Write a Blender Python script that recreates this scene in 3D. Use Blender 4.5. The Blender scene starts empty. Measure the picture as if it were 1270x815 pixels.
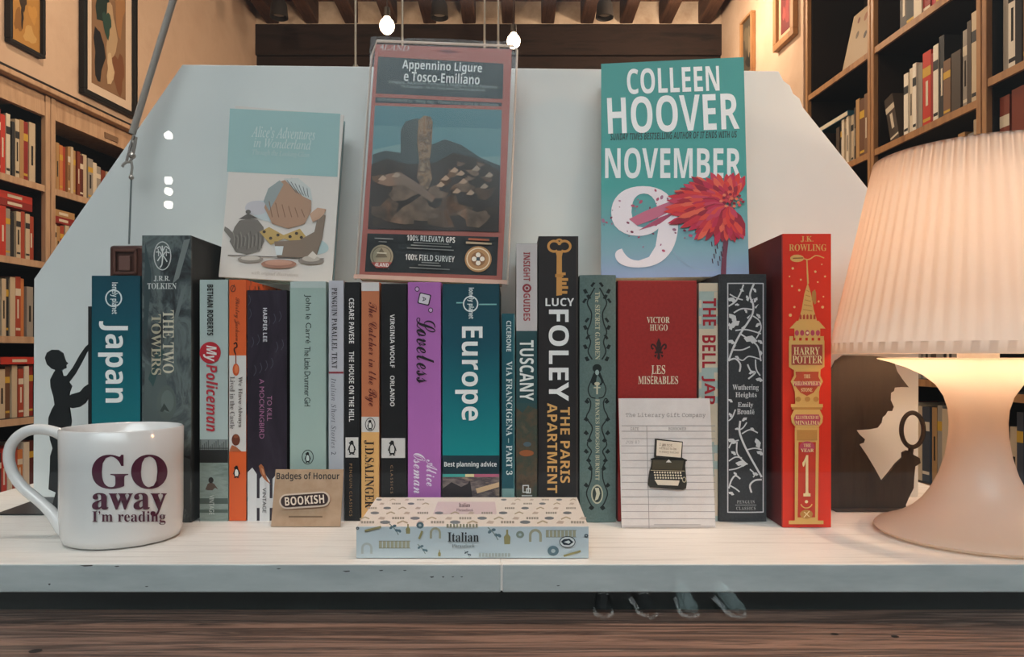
import bpy, math, random
from mathutils import Vector, Matrix
R = random.Random(7)
SC = bpy.context.scene
COL = SC.collection

# ---------------------------------------------------------------- camera, sky, sun, exposure
F = 920.0                      # focal length in pixels of the 1270 x 815 frame
CAM = Vector((0, 0, .141))     # z = 0 is the top of the display shelf
cd = bpy.data.cameras.new('camera'); cam = bpy.data.objects.new('camera', cd); COL.objects.link(cam)
cam.location = CAM; cam.rotation_euler = (math.pi / 2, 0, 0)
cd.sensor_width = 36; cd.lens = F / 1270 * 36; cd.shift_y = 32.5 / 1270; cd.clip_start = .02
SC.camera = cam
SC.view_settings.view_transform = 'Standard'; SC.view_settings.look = 'None'
SC.view_settings.gamma = 1; SC.view_settings.use_curve_mapping = False
SC.view_settings.exposure = 0.0
SC.cycles.max_bounces = 8; SC.cycles.transparent_max_bounces = 16; SC.cycles.use_denoising = True
SC.cycles.sample_clamp_indirect = 4; SC.cycles.caustics_reflective = False; SC.cycles.caustics_refractive = False

SKY_TOP, SKY_MID, SKY_LOW = 11.2, .22, .10
ADDED_SPOT_W = 18
ROOM_W, LAMP_W, SPOT_W, DISP_FILL_W = 44, 3.0, 34, 24
wd = bpy.data.worlds.new('sky'); SC.world = wd; wd.use_nodes = True
nt = wd.node_tree; nt.nodes.clear()
tc = nt.nodes.new('ShaderNodeTexCoord'); sp = nt.nodes.new('ShaderNodeSeparateXYZ'); nt.links.new(tc.outputs['Generated'], sp.inputs[0])
rp = nt.nodes.new('ShaderNodeValToRGB'); nt.links.new(sp.outputs['Z'], rp.inputs[0])
rp.color_ramp.elements[0].position = 0.0; rp.color_ramp.elements[0].color = (SKY_LOW, SKY_LOW * 1.02, SKY_LOW * 1.03, 1)
rp.color_ramp.elements[1].position = .70; rp.color_ramp.elements[1].color = (SKY_TOP * .90, SKY_TOP * 1.0, SKY_TOP * 1.03, 1)
e = rp.color_ramp.elements.new(.42); e.color = (SKY_MID * .92, SKY_MID * 1.0, SKY_MID * 1.02, 1)
bg = nt.nodes.new('ShaderNodeBackground'); nt.links.new(rp.outputs[0], bg.inputs[0]); bg.inputs[1].default_value = 1.0
ow = nt.nodes.new('ShaderNodeOutputWorld'); nt.links.new(bg.outputs[0], ow.inputs[0])

# ---------------------------------------------------------------- materials
def lin(h):
    h = h.lstrip('#'); out = []
    for i in (0, 2, 4):
        c = int(h[i:i + 2], 16) / 255
        out.append(c / 12.92 if c <= .04045 else ((c + .055) / 1.055) ** 2.4)
    return (*out, 1)
MATS = {}
def mat(h, rough=.55, spec=.3, metal=0, emit=None):
    k = (h, rough, spec, metal, emit)
    if k in MATS: return MATS[k]
    m = bpy.data.materials.new('paint_' + h.lstrip('#')); m.use_nodes = True
    b = m.node_tree.nodes['Principled BSDF']
    b.inputs['Base Color'].default_value = lin(h); b.inputs['Roughness'].default_value = rough
    b.inputs['Specular IOR Level'].default_value = spec; b.inputs['Metallic'].default_value = metal
    if emit:
        b.inputs['Emission Color'].default_value = lin(h); b.inputs['Emission Strength'].default_value = emit
    MATS[k] = m; return m
def noisy(name, cols, scale=(1, 1, 1), nscale=5, detail=6, rough=.6, bump=0, pos=None, distort=0, spec=.3, wood=False):
    """A noise-driven colour (wood grain, mottled print, worn paint)."""
    if name in MATS: return MATS[name]
    m = bpy.data.materials.new(name); m.use_nodes = True; t = m.node_tree; b = t.nodes['Principled BSDF']
    tc = t.nodes.new('ShaderNodeTexCoord'); mp = t.nodes.new('ShaderNodeMapping'); mp.inputs['Scale'].default_value = scale
    t.links.new(tc.outputs['Object'], mp.inputs[0])
    n = t.nodes.new('ShaderNodeTexNoise'); n.inputs['Scale'].default_value = nscale; n.inputs['Detail'].default_value = detail
    n.inputs['Roughness'].default_value = .62; n.inputs['Distortion'].default_value = distort
    t.links.new(mp.outputs[0], n.inputs['Vector'])
    r = t.nodes.new('ShaderNodeValToRGB'); el = r.color_ramp.elements
    ps = pos or [.32 + .36 * i / (len(cols) - 1) for i in range(len(cols))]
    el[0].position, el[0].color = ps[0], lin(cols[0]); el[1].position, el[1].color = ps[-1], lin(cols[-1])
    for p, c in list(zip(ps, cols))[1:-1]: el.new(p).color = lin(c)
    t.links.new(n.outputs[0], r.inputs[0]); t.links.new(r.outputs[0], b.inputs['Base Color'])
    b.inputs['Roughness'].default_value = rough; b.inputs['Specular IOR Level'].default_value = spec
    if bump:
        bp = t.nodes.new('ShaderNodeBump'); bp.inputs['Strength'].default_value = bump; bp.inputs['Distance'].default_value = .002
        t.links.new(n.outputs[0], bp.inputs['Height']); t.links.new(bp.outputs[0], b.inputs['Normal'])
    MATS[name] = m; return m
def grad(name, stops, rough=.4, axis='Z'):
    """A colour fade printed on a cover, bottom to top."""
    if name in MATS: return MATS[name]
    m = bpy.data.materials.new(name); m.use_nodes = True; t = m.node_tree; b = t.nodes['Principled BSDF']
    tc = t.nodes.new('ShaderNodeTexCoord'); s = t.nodes.new('ShaderNodeSeparateXYZ'); t.links.new(tc.outputs['Generated'], s.inputs[0])
    r = t.nodes.new('ShaderNodeValToRGB'); t.links.new(s.outputs[axis], r.inputs[0]); el = r.color_ramp.elements
    el[0].position, el[0].color = stops[0][0], lin(stops[0][1]); el[1].position, el[1].color = stops[-1][0], lin(stops[-1][1])
    for p, c in stops[1:-1]: el.new(p).color = lin(c)
    t.links.new(r.outputs[0], b.inputs['Base Color']); b.inputs['Roughness'].default_value = rough; b.inputs['Specular IOR Level'].default_value = .3
    MATS[name] = m; return m
def glassy(name, tint, refl, ior=1.35):
    m = bpy.data.materials.new(name); m.use_nodes = True; t = m.node_tree; t.nodes.clear()
    tr = t.nodes.new('ShaderNodeBsdfTransparent'); tr.inputs[0].default_value = tint
    gl = t.nodes.new('ShaderNodeBsdfGlossy'); gl.inputs['Roughness'].default_value = refl
    fr = t.nodes.new('ShaderNodeFresnel'); fr.inputs[0].default_value = ior
    mx = t.nodes.new('ShaderNodeMixShader'); o = t.nodes.new('ShaderNodeOutputMaterial')
    t.links.new(fr.outputs[0], mx.inputs[0]); t.links.new(tr.outputs[0], mx.inputs[1]); t.links.new(gl.outputs[0], mx.inputs[2]); t.links.new(mx.outputs[0], o.inputs[0])
    return m
PAPER = noisy('page_edges', ['#cbbfa8', '#e2d8c4'], scale=(400, 400, 6), nscale=1, rough=.8)

# ---------------------------------------------------------------- mesh builder (world coordinates in, parent-local mesh out)
def world(o):
    m = o.matrix_basis.copy()
    while o.parent: o = o.parent; m = o.matrix_basis @ m
    return m
class MB:
    def __init__(s): s.v = []; s.f = []; s.m = []; s.sm = []; s.mats = []
    def mi(s, m):
        if isinstance(m, str): m = mat(m)
        if m not in s.mats: s.mats.append(m)
        return s.mats.index(m)
    def add(s, vs, fs, m, smooth=False):
        b = len(s.v); i = s.mi(m); s.v += [Vector(p) for p in vs]
        for f in fs: s.f.append([b + k for k in f]); s.m.append(i); s.sm.append(smooth)
    def box(s, x0, x1, y0, y1, z0, z1, m):
        s.obox((x0, y0, z0), (x1 - x0, 0, 0), (0, y1 - y0, 0), (0, 0, z1 - z0), m)
    def obox(s, o, a, b, c, m):
        o, a, b, c = map(Vector, (o, a, b, c))
        vs = [o, o + a, o + a + b, o + b, o + c, o + a + c, o + a + b + c, o + b + c]
        fs = [(0, 3, 2, 1), (4, 5, 6, 7), (0, 1, 5, 4), (1, 2, 6, 5), (2, 3, 7, 6), (3, 0, 4, 7)]
        if a.cross(b).dot(c) < 0: fs = [f[::-1] for f in fs]
        s.add(vs, fs, m)
    def prism(s, pts, d, m):
        """closed 3-D outline pushed along d"""
        pts = [Vector(p) for p in pts]; d = Vector(d); n = len(pts)
        fs = [list(range(n)), list(range(2 * n - 1, n - 1, -1))] + [(i, i + n, (i + 1) % n + n, (i + 1) % n) for i in range(n)]
        s.add(pts + [p + d for p in pts], fs, m)
    def tube(s, pts, r, m, n=8, closed=False, flat=1.0, fdir=None):
        pts = [Vector(p) for p in pts]; k = len(pts); vs = []; up = None
        for i, p in enumerate(pts):
            a = pts[i - 1] if (i > 0 or closed) else p; b = pts[(i + 1) % k] if (i < k - 1 or closed) else p
            t = (b - a).normalized()
            if up is None:
                up = Vector((0, 0, 1)) if abs(t.z) < .9 else Vector((0, 1, 0))
                if fdir is not None: up = Vector(fdir)
            u = (up - t * up.dot(t)).normalized(); up = u; w = t.cross(u)
            rr = r[i] if isinstance(r, (list, tuple)) else r
            for j in range(n):
                an = 2 * math.pi * j / n; vs.append(p + u * math.cos(an) * rr * flat + w * math.sin(an) * rr)
        fs = []
        for i in range(k if closed else k - 1):
            for j in range(n): fs.append((i * n + j, i * n + (j + 1) % n, ((i + 1) % k) * n + (j + 1) % n, ((i + 1) % k) * n + j))
        if not closed: fs += [list(range(n))[::-1], [(k - 1) * n + j for j in range(n)]]
        s.add(vs, fs, m, True)
    def lathe(s, prof, c, m, n=64, wave=None):
        """profile [(r, z)] turned about the vertical through c"""
        c = Vector(c); vs = []; k = len(prof)
        for i, (r, z) in enumerate(prof):
            for j in range(n):
                an = 2 * math.pi * j / n; rr = r + (wave(i, j) if wave and r > 1e-5 else 0)
                vs.append(c + Vector((rr * math.cos(an), rr * math.sin(an), z)))
        fs = [(i * n + j, i * n + (j + 1) % n, (i + 1) * n + (j + 1) % n, (i + 1) * n + j) for i in range(k - 1) for j in range(n)]
        s.add(vs, fs, m, True)
    def sphere(s, c, r, m, n=16, sz=1):
        s.lathe([(max(r * math.sin(math.pi * i / n), 1e-6), -r * sz * math.cos(math.pi * i / n)) for i in range(n + 1)], c, m, 2 * n)
    def build(s, name, parent=None, bevel=0, sharp=35):
        me = bpy.data.meshes.new(name); inv = world(parent).inverted() if parent else None
        org = Vector((0, 0, 0))
        if not parent:
            org = Vector((sum(p.x for p in s.v) / len(s.v), sum(p.y for p in s.v) / len(s.v), min(p.z for p in s.v)))
        vs = [inv @ p for p in s.v] if inv else [p - org for p in s.v]
        me.from_pydata(vs, [], s.f)
        for mm in s.mats: me.materials.append(mm)
        me.polygons.foreach_set('material_index', s.m); me.polygons.foreach_set('use_smooth', s.sm); me.update()
        if any(s.sm): me.set_sharp_from_angle(angle=math.radians(sharp))
        o = bpy.data.objects.new(name, me); COL.objects.link(o)
        if parent: o.parent = parent
        else: o.location = org
        if bevel:
            bv = o.modifiers.new('edge', 'BEVEL'); bv.width = bevel; bv.segments = 2; bv.limit_method = 'ANGLE'; bv.angle_limit = math.radians(50)
        return o
def tag(o, label, cat, group=None, kind=None):
    if label: o['label'] = label
    if cat: o['category'] = cat
    if group: o['group'] = group
    if kind: o['kind'] = kind
    return o
def thing(name, loc, label, cat, group=None, matrix=None):
    o = bpy.data.objects.new(name, None); COL.objects.link(o); o.empty_display_size = .02
    o.matrix_world = matrix if matrix is not None else Matrix.Translation(loc)
    o.matrix_basis = o.matrix_world.copy()
    return tag(o, label, cat, group)
def struct(o): o['kind'] = 'structure'; return o

# ---------------------------------------------------------------- lettering
def alphabet(base_u, base_l, dig=None, holes={}):
    d = {}
    for i in range(26):
        d[chr(65 + i)] = chr(base_u + i); d[chr(97 + i)] = chr(base_l + i)
    if dig:
        for i in range(10): d[str(i)] = chr(dig + i)
    d.update(holes); return d
ALPH = {'sans': {}, 'serif': alphabet(0x1D400, 0x1D41A, 0x1D7CE), 'italic': alphabet(0x1D434, 0x1D44E, None, {'h': '\u210e'}),
        'bi': alphabet(0x1D468, 0x1D482), 'script': alphabet(0x1D4D0, 0x1D4EA), 'bold': alphabet(0x1D5D4, 0x1D5EE, 0x1D7EC), 'mono': alphabet(0x1D670, 0x1D68A, 0x1D7F6),
        'boldit': alphabet(0x1D63C, 0x1D656)}
GL = {}
_c = bpy.data.curves.new('lettering', 'FONT'); _c.resolution_u = 3; _c.size = 1
TXT = (_c, bpy.data.objects.new('lettering', _c))
def glyphs(body, font, off=0, sp=1.0):
    k = (body, font, off, sp)
    if k in GL: return GL[k]
    c, o = TXT
    c.body = ''.join(ALPH[font].get(ch, ch) for ch in body); c.offset = off; c.space_character = sp
    me = o.to_mesh(); vs = [(v.co.x, v.co.y) for v in me.vertices]; fs = [list(p.vertices) for p in me.polygons]; o.to_mesh_clear()
    x0 = min(v[0] for v in vs); x1 = max(v[0] for v in vs); y0 = min(v[1] for v in vs); y1 = max(v[1] for v in vs)
    vs = [((x - x0) / (x1 - x0), (y - y0) / (y1 - y0)) for x, y in vs]
    GL[k] = (vs, fs); return GL[k]

# ---------------------------------------------------------------- printed surfaces
def ray(px, py): return Vector(((px - 635) / F, 1, -(py - 440) / F))
def at(px, py, Y): return CAM + ray(px, py) * Y
class Face:
    """A plane to print on: where the line of sight of a photo pixel meets it. Layers stack outwards by a tenth of a millimetre."""
    def __init__(s, mb, P0, N, roll=0, base=0.0, step=.00022):
        s.mb = mb; s.P = Vector(P0); s.N = Vector(N).normalized(); s.roll = roll; s.lay = base; s.step = step; s.k = 0
    def up(s): s.lay += s.step; return s
    def pt(s, px, py, lift=0):
        d = ray(px, py); t = (s.P - CAM).dot(s.N) / d.dot(s.N)
        return CAM + d * t + s.N * (s.lay + lift)
    def turn(s, p, c, a):
        if not a: return p
        ca, sa = math.cos(a), math.sin(a); x, y = p[0] - c[0], p[1] - c[1]
        return (c[0] + x * ca - y * sa, c[1] + x * sa + y * ca)
    def poly(s, pts, col, a=0, c=None):
        if c is None: c = (sum(p[0] for p in pts) / len(pts), sum(p[1] for p in pts) / len(pts))
        s.k = (s.k + 1) % 50; li = s.N * (s.k * 2e-6)      # overlapping shapes never share a plane
        vs = [s.pt(*s.turn(p, c, a)) + li for p in pts]
        ar = sum(pts[i][0] * pts[(i + 1) % len(pts)][1] - pts[(i + 1) % len(pts)][0] * pts[i][1] for i in range(len(pts)))
        if ar > 0: vs.reverse()
        s.mb.add(vs, [list(range(len(vs)))], col)
    def rect(s, x0, y0, x1, y1, col, a=None):
        s.poly([(x0, y0), (x1, y0), (x1, y1), (x0, y1)], col, s.roll if a is None else a)
    def frame(s, x0, y0, x1, y1, w, col):
        c = ((x0 + x1) / 2, (y0 + y1) / 2)
        for q in ((x0, y0, x1, y0 + w), (x0, y1 - w, x1, y1), (x0, y0 + w, x0 + w, y1 - w), (x1 - w, y0 + w, x1, y1 - w)):
            s.poly([(q[0], q[1]), (q[2], q[1]), (q[2], q[3]), (q[0], q[3])], col, s.roll, c)
    def ell(s, cx, cy, rx, ry, col, n=24, a=0):
        s.poly([(cx + rx * math.cos(2 * math.pi * i / n), cy + ry * math.sin(2 * math.pi * i / n)) for i in range(n)], col, a)
    def ring(s, cx, cy, rx, ry, w, col, n=28, a0=0, a1=360):
        for i in range(n):
            b0 = math.radians(a0 + (a1 - a0) * i / n); b1 = math.radians(a0 + (a1 - a0) * (i + 1) / n)
            s.poly([(cx + rx * math.cos(b0), cy + ry * math.sin(b0)), (cx + rx * math.cos(b1), cy + ry * math.sin(b1)),
                    (cx + (rx - w) * math.cos(b1), cy + (ry - w) * math.sin(b1)), (cx + (rx - w) * math.cos(b0), cy + (ry - w) * math.sin(b0))], col)
    def line(s, pts, w, col):
        for i in range(len(pts) - 1):
            (x0, y0), (x1, y1) = pts[i], pts[i + 1]; L = math.hypot(x1 - x0, y1 - y0) or 1
            wa = w[i] if isinstance(w, (list, tuple)) else w; wb = w[i + 1] if isinstance(w, (list, tuple)) else w
            nx, ny = -(y1 - y0) / L / 2, (x1 - x0) / L / 2
            s.poly([(x0 + nx * wa, y0 + ny * wa), (x1 + nx * wb, y1 + ny * wb), (x1 - nx * wb, y1 - ny * wb), (x0 - nx * wa, y0 - ny * wa)], col)
    def curve(s, pts, w, col, n=6):
        out = []; P = [pts[0]] + list(pts) + [pts[-1]]
        for i in range(1, len(P) - 2):
            for j in range(n):
                t = j / n; a, b, c, d = P[i - 1], P[i], P[i + 1], P[i + 2]
                out.append(tuple(.5 * (2 * b[k] + (c[k] - a[k]) * t + (2 * a[k] - 5 * b[k] + 4 * c[k] - d[k]) * t * t + (3 * b[k] - a[k] - 3 * c[k] + d[k]) * t ** 3) for k in (0, 1)))
        out.append(pts[-1]); s.line(out, w, col)
    def text(s, body, font, x0, y0, x1, y1, col, rot=0, off=0, sp=1.0, a=None):
        """rot 0: upright; 1: reading downwards"""
        vs, fs = glyphs(body, font, off, sp); c = ((x0 + x1) / 2, (y0 + y1) / 2); a = s.roll if a is None else a; out = []
        for gx, gy in vs:
            p = (x0 + gx * (x1 - x0), y1 - gy * (y1 - y0)) if not rot else (x0 + gy * (x1 - x0), y0 + gx * (y1 - y0))
            out.append(s.pt(*s.turn(p, c, a), 1.05e-4))
        s.mb.add(out, fs, col)
    def penguin(s, cx, cy, h, dark='#141414', light='#e8e4dc'):
        """a small standing bird mark: dark body, pale front, flippers, feet"""
        k = h / 20
        s.poly([(cx + x * k, cy + y * k) for x, y in ((-1.6, -10), (1.4, -10), (2.4, -7.5), (2.6, -4.5), (4.6, -1), (6.2, 4.5), (4.4, 3.8), (4.2, 7.2), (2.4, 9), (-2.4, 9), (-4.2, 7.2), (-4.4, 3.8), (-6.2, 4.5), (-4.6, -1), (-2.8, -4.5), (-4.8, -6.6), (-2.6, -8.2))], dark)
        s.up(); s.poly([(cx + x * k, cy + y * k) for x, y in ((0, -4.6), (2.2, -2.4), (3.2, 2), (2.4, 6.8), (-2.2, 6.8), (-3, 2), (-2.2, -2.4))], light)
        s.poly([(cx + x * k, cy + y * k) for x, y in ((-3.4, 9), (-.5, 9), (-1, 10.4), (-4.4, 10.4))], dark); s.poly([(cx + x * k, cy + y * k) for x, y in ((.5, 9), (3.4, 9), (4.4, 10.4), (1, 10.4))], dark)

# ---------------------------------------------------------------- the room
WALL = noisy('plaster', ['#c4a68e', '#d0b49c', '#c8ab93'], nscale=3, rough=.9, bump=.15)
PALEWOOD = noisy('pale_wood', ['#a88568', '#c4a283', '#b08f72'], scale=(6, 6, .8), nscale=3, rough=.6)
HONEY = noisy('honey_wood', ['#8a6040', '#ad8055', '#9a6f49'], scale=(6, 6, .8), nscale=3, rough=.5)
BLACKIN = noisy('black_board', ['#0c0d0f', '#15171a'], nscale=3, rough=.6)
BROWNIN = noisy('dark_brown_board', ['#1e1713', '#2c211b'], nscale=3, rough=.6)
BEAM = noisy('old_beam', ['#1a110d', '#2f2019', '#231812'], scale=(.7, 5, 5), nscale=4, rough=.8, bump=.4)
RAFT = noisy('old_rafter', ['#3d281c', '#5c3f2d', '#4a3224'], scale=(5, .7, 5), nscale=4, rough=.8, bump=.4)
PLANK = noisy('ceiling_plank', ['#5e3c2a', '#855b41', '#6f4a35'], scale=(3, .6, 3), nscale=4, rough=.8)
FLOOR = noisy('floor_board', ['#4a3628', '#6a4f3b'], scale=(4, .6, 4), nscale=3, rough=.5)
D, CEIL, FLZ, Y0 = 4.95, 2.42, -1.05, .45

class WallF:
    """A side wall of the (slightly tapering) shop: Y runs along it, d is depth into the wall."""
    def __init__(s, x0, k, side):
        s.x0, s.k, s.side = x0, k, side; L = math.hypot(1, k); s.L = L
        s.t = Vector((k, 1, 0)) / L; s.n = Vector((side, -side * k, 0)) / L
    def pt(s, Y, d, z): return Vector((s.x0 + s.k * Y, Y, z)) + s.n * d
    def box(s, mb, Ya, Yb, d0, d1, z0, z1, m):
        mb.obox(s.pt(Ya, d0, z0), s.t * (Yb - Ya) * s.L, s.n * (d1 - d0), Vector((0, 0, z1 - z0)), m)
    def Yof(s, px, d=0):
        q = (px - 635) / F; return (s.x0 + s.n.x * d - s.k * (s.n.y * d) * 1.0) / (q - s.k) if False else (s.x0 + s.n.x * d - q * s.n.y * d) / (q - s.k)
    def zof(s, px, py, d=0):
        Y = s.Yof(px, d) + s.n.y * d; return CAM.z + (440 - py) / F * Y
LW, RW = WallF(-2.3, .136, -1), WallF(1.73, -.08, 1)

mb = MB(); mb.box(-2.9, 2.4, Y0, D + .1, FLZ - .05, FLZ, FLOOR); struct(mb.build('floor'))
mb = MB(); mb.box(-2.9, 2.4, Y0, D + .1, CEIL, CEIL + .05, PLANK); struct(mb.build('ceiling'))
mb = MB(); mb.box(-2.9, 2.4, D, D + .1, FLZ, CEIL, WALL); struct(mb.build('wall_back'))
mb = MB(); LW.box(mb, Y0, D + .05, .0, .1, 1.20, CEIL, WALL); LW.box(mb, Y0, D + .05, .34, .44, FLZ, 1.20, WALL)
LW.box(mb, 3.95, D + .05, 0, .34, FLZ, 1.2, WALL); struct(mb.build('wall_left'))
mb = MB(); RW.box(mb, Y0, D + .05, .34, .44, FLZ, CEIL, WALL); RW.box(mb, 3.66, D + .05, 0, .34, FLZ, CEIL, WALL); struct(mb.build('wall_right'))
mb = MB(); mb.box(-2.9, 2.4, D - .16, D - .002, 1.62, 2.07, BEAM); mb.box(-2.9, 2.4, D - .18, D - .002, 2.07, 2.27, BEAM); struct(mb.build('beam_back', bevel=.006))
for i in range(17):
    x = -2.30 + i * .253
    mb = MB(); mb.box(x - .042, x + .042, Y0, D - .002, 2.275, CEIL - .001, RAFT)
    struct(mb.build('ceiling_beam', bevel=.008))
mb = MB(); mb.box(-2.2, 2.2, D - .17, D - .003, 2.272, CEIL - .002, noisy('lime_plaster', ['#b59c86', '#d8c4ae'], nscale=9, rough=.9)); struct(mb.build('trim_1'))

# picture frames on the side walls
def picture(wf, Ya, Yb, z0, z1, fw, mount, fcol, mcol, art, label):
    t = thing('framed_picture', wf.pt((Ya + Yb) / 2, 0, z0), label, 'picture')
    mb = MB()
    wf.box(mb, Ya, Yb, -.03, -.002, z0, z0 + fw, fcol); wf.box(mb, Ya, Yb, -.03, -.002, z1 - fw, z1, fcol)
    wf.box(mb, Ya, Ya + fw, -.03, -.002, z0 + fw, z1 - fw, fcol); wf.box(mb, Yb - fw, Yb, -.03, -.002, z0 + fw, z1 - fw, fcol)
    mb.build('frame', t, bevel=.003)
    mb = MB(); wf.box(mb, Ya + fw, Yb - fw, -.012, -.004, z0 + fw, z1 - fw, mcol); mb.build('mount', t)
    mb = MB(); m = fw + mount; wf.box(mb, Ya + m, Yb - m, -.0135, -.0122, z0 + m, z1 - m, art[0])
    for (u0, v0, u1, v1, c) in art[1]:     # soft blotches of an abstract picture
        W, H = Yb - Ya - 2 * m, z1 - z0 - 2 * m; n = 14
        pts = []
        for i in range(n):
            a = 2 * math.pi * i / n; q = 1 + .22 * math.sin(3 * a + u0 * 20) + .12 * math.cos(5 * a)
            u = min(max((u0 + u1) / 2 + (u1 - u0) / 2 * math.cos(a) * q, .0), 1); v = min(max((v0 + v1) / 2 + (v1 - v0) / 2 * math.sin(a) * q, 0), 1)
            pts.append(wf.pt(Ya + m + u * W, -.0137 - .0002 * art[1].index((u0, v0, u1, v1, c)), z0 + m + v * H))
        mb.add(pts, [list(range(n))], c)
    mb.build('picture_print', t)
picture(LW, 2.80, 2.975, 1.325, 1.575, .013, .0, '#16120f', '#a87a3c', ('#b0803f', [(.3, .62, .55, .9, '#3a2a18'), (.15, .2, .42, .6, '#8a5f2c'), (.45, .1, .85, .4, '#c39a5a'), (.36, .3, .44, .66, '#2a2018'), (.6, .5, .9, .8, '#c08d45')]), 'small gold and ochre picture in a black frame high on the left wall')
picture(LW, 3.19, 3.55, 1.268, 1.98, .022, .045, '#15120f', '#d9c3ad', ('#8a6a4e', [(.05, .05, .35, .45, '#1a1a1c'), (.1, .5, .45, .9, '#22332c'), (.4, .2, .7, .7, '#b59a78'), (.6, .02, .95, .35, '#7a4f34'), (.65, .5, .95, .95, '#a3774f'), (.3, .42, .55, .62, '#2f4a40'), (.42, .05, .62, .3, '#cbb28f'), (.05, .8, .3, 1, '#15171a')]), 'large tall abstract picture with white mount in a black frame on the left wall')
picture(RW, 3.71, 3.945, 1.745, 2.2, .035, .03, HONEY, '#c9a988', ('#6e201f', [(.1, .1, .6, .5, '#8f2f2a'), (.4, .5, .9, .9, '#561617'), (.5, .2, .8, .4, '#a5443a')]), 'dark red picture in a light wooden frame on the right wall beside the bookcase')
picture(RW, 4.23, 4.40, 1.758, 2.107, .014, .0, HONEY, '#4c4438', ('#4c4438', [(.1, .1, .7, .45, '#2b2a26'), (.3, .5, .9, .9, '#6a5f4c'), (.2, .3, .5, .7, '#7d6c55')]), 'small dark picture in a thin wooden frame near the back right corner')

# bookcases: one unit for every bay
def bay(wf, Ya, Yb, zs, ztop, depth, wood, inner, st, label, header=.0, name='bookcase', d0=0.0):
    t = thing(name, wf.pt((Ya + Yb) / 2, depth / 2, FLZ), label, 'bookcase', 'bookcases along the side walls')
    for a, b in ((Ya, Ya + st), (Yb - st, Yb)):
        mb = MB(); wf.box(mb, a + .001, b - .001, d0, .022, FLZ, ztop, wood); wf.box(mb, a + .001, b - .001, .022, depth - .012, FLZ, ztop, inner); mb.build('upright', t, bevel=.003)
    mb = MB(); wf.box(mb, Ya + .001, Yb - .001, depth - .012, depth, FLZ, ztop, inner); mb.build('back_panel', t)
    for z in zs:
        mb = MB(); wf.box(mb, Ya + st, Yb - st, .004, .014, z - .026, z, wood); wf.box(mb, Ya + st, Yb - st, .014, depth - .012, z - .026, z, inner); mb.build('shelf', t)
    mb = MB(); wf.box(mb, Ya + st, Yb - st, .006, depth - .012, ztop - .03, ztop - .001, wood); mb.build('top_board', t)
    if header:
        mb = MB(); wf.box(mb, Ya + st, Yb - st, .004, .024, ztop - .03 - header, ztop - .03, wood); mb.build('header_rail', t)
    mb = MB(); wf.box(mb, Ya + st, Yb - st, .01, depth - .012, FLZ, FLZ + .07, wood); mb.build('plinth', t)
    return t
LZ = [.828, .517, .212, -.106, -.42, -.73]
bay(LW, 2.20, 3.035, LZ, 1.195, .30, PALEWOOD, BLACKIN, .027, 'pale framed black bookcase nearest the window on the left wall', .055)
b2 = bay(LW, 3.037, 3.93, LZ, 1.195, .30, PALEWOOD, BLACKIN, .027, 'pale framed black bookcase under the large abstract picture', .055)
mb = MB(); LW.box(mb, 3.36, 3.45, .0, .0035, 1.125, 1.15, '#7d624c'); mb.build('name_plate', b2)
mb = MB(); LW.box(mb, 1.6, 3.95, -.035, .0, 1.197, 1.218, PALEWOOD); LW.box(mb, 1.6, 3.95, -.02, .0, 1.219, 1.235, '#1c1613'); struct(mb.build('trim_2', bevel=.004))
RZ = [1.405, .985, .70, .40, .05, -.335, -.70]
bay(RW, 3.075, 3.64, RZ, 2.25, .30, HONEY, BROWNIN, .022, 'honey coloured bookcase farthest from the window on the right wall')
bay(RW, 2.43, 3.073, RZ, 2.25, .30, HONEY, BROWNIN, .024, 'honey coloured bookcase in the middle of the right wall')
bay(RW, 1.72, 2.428, [1.45, 1.035, .66, .36, .02, -.335, -.70], 2.25, .30, HONEY, noisy('blackish_board', ['#111315', '#191b1d'], nscale=3), .024, 'honey coloured bookcase nearest the window on the right wall')

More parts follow.
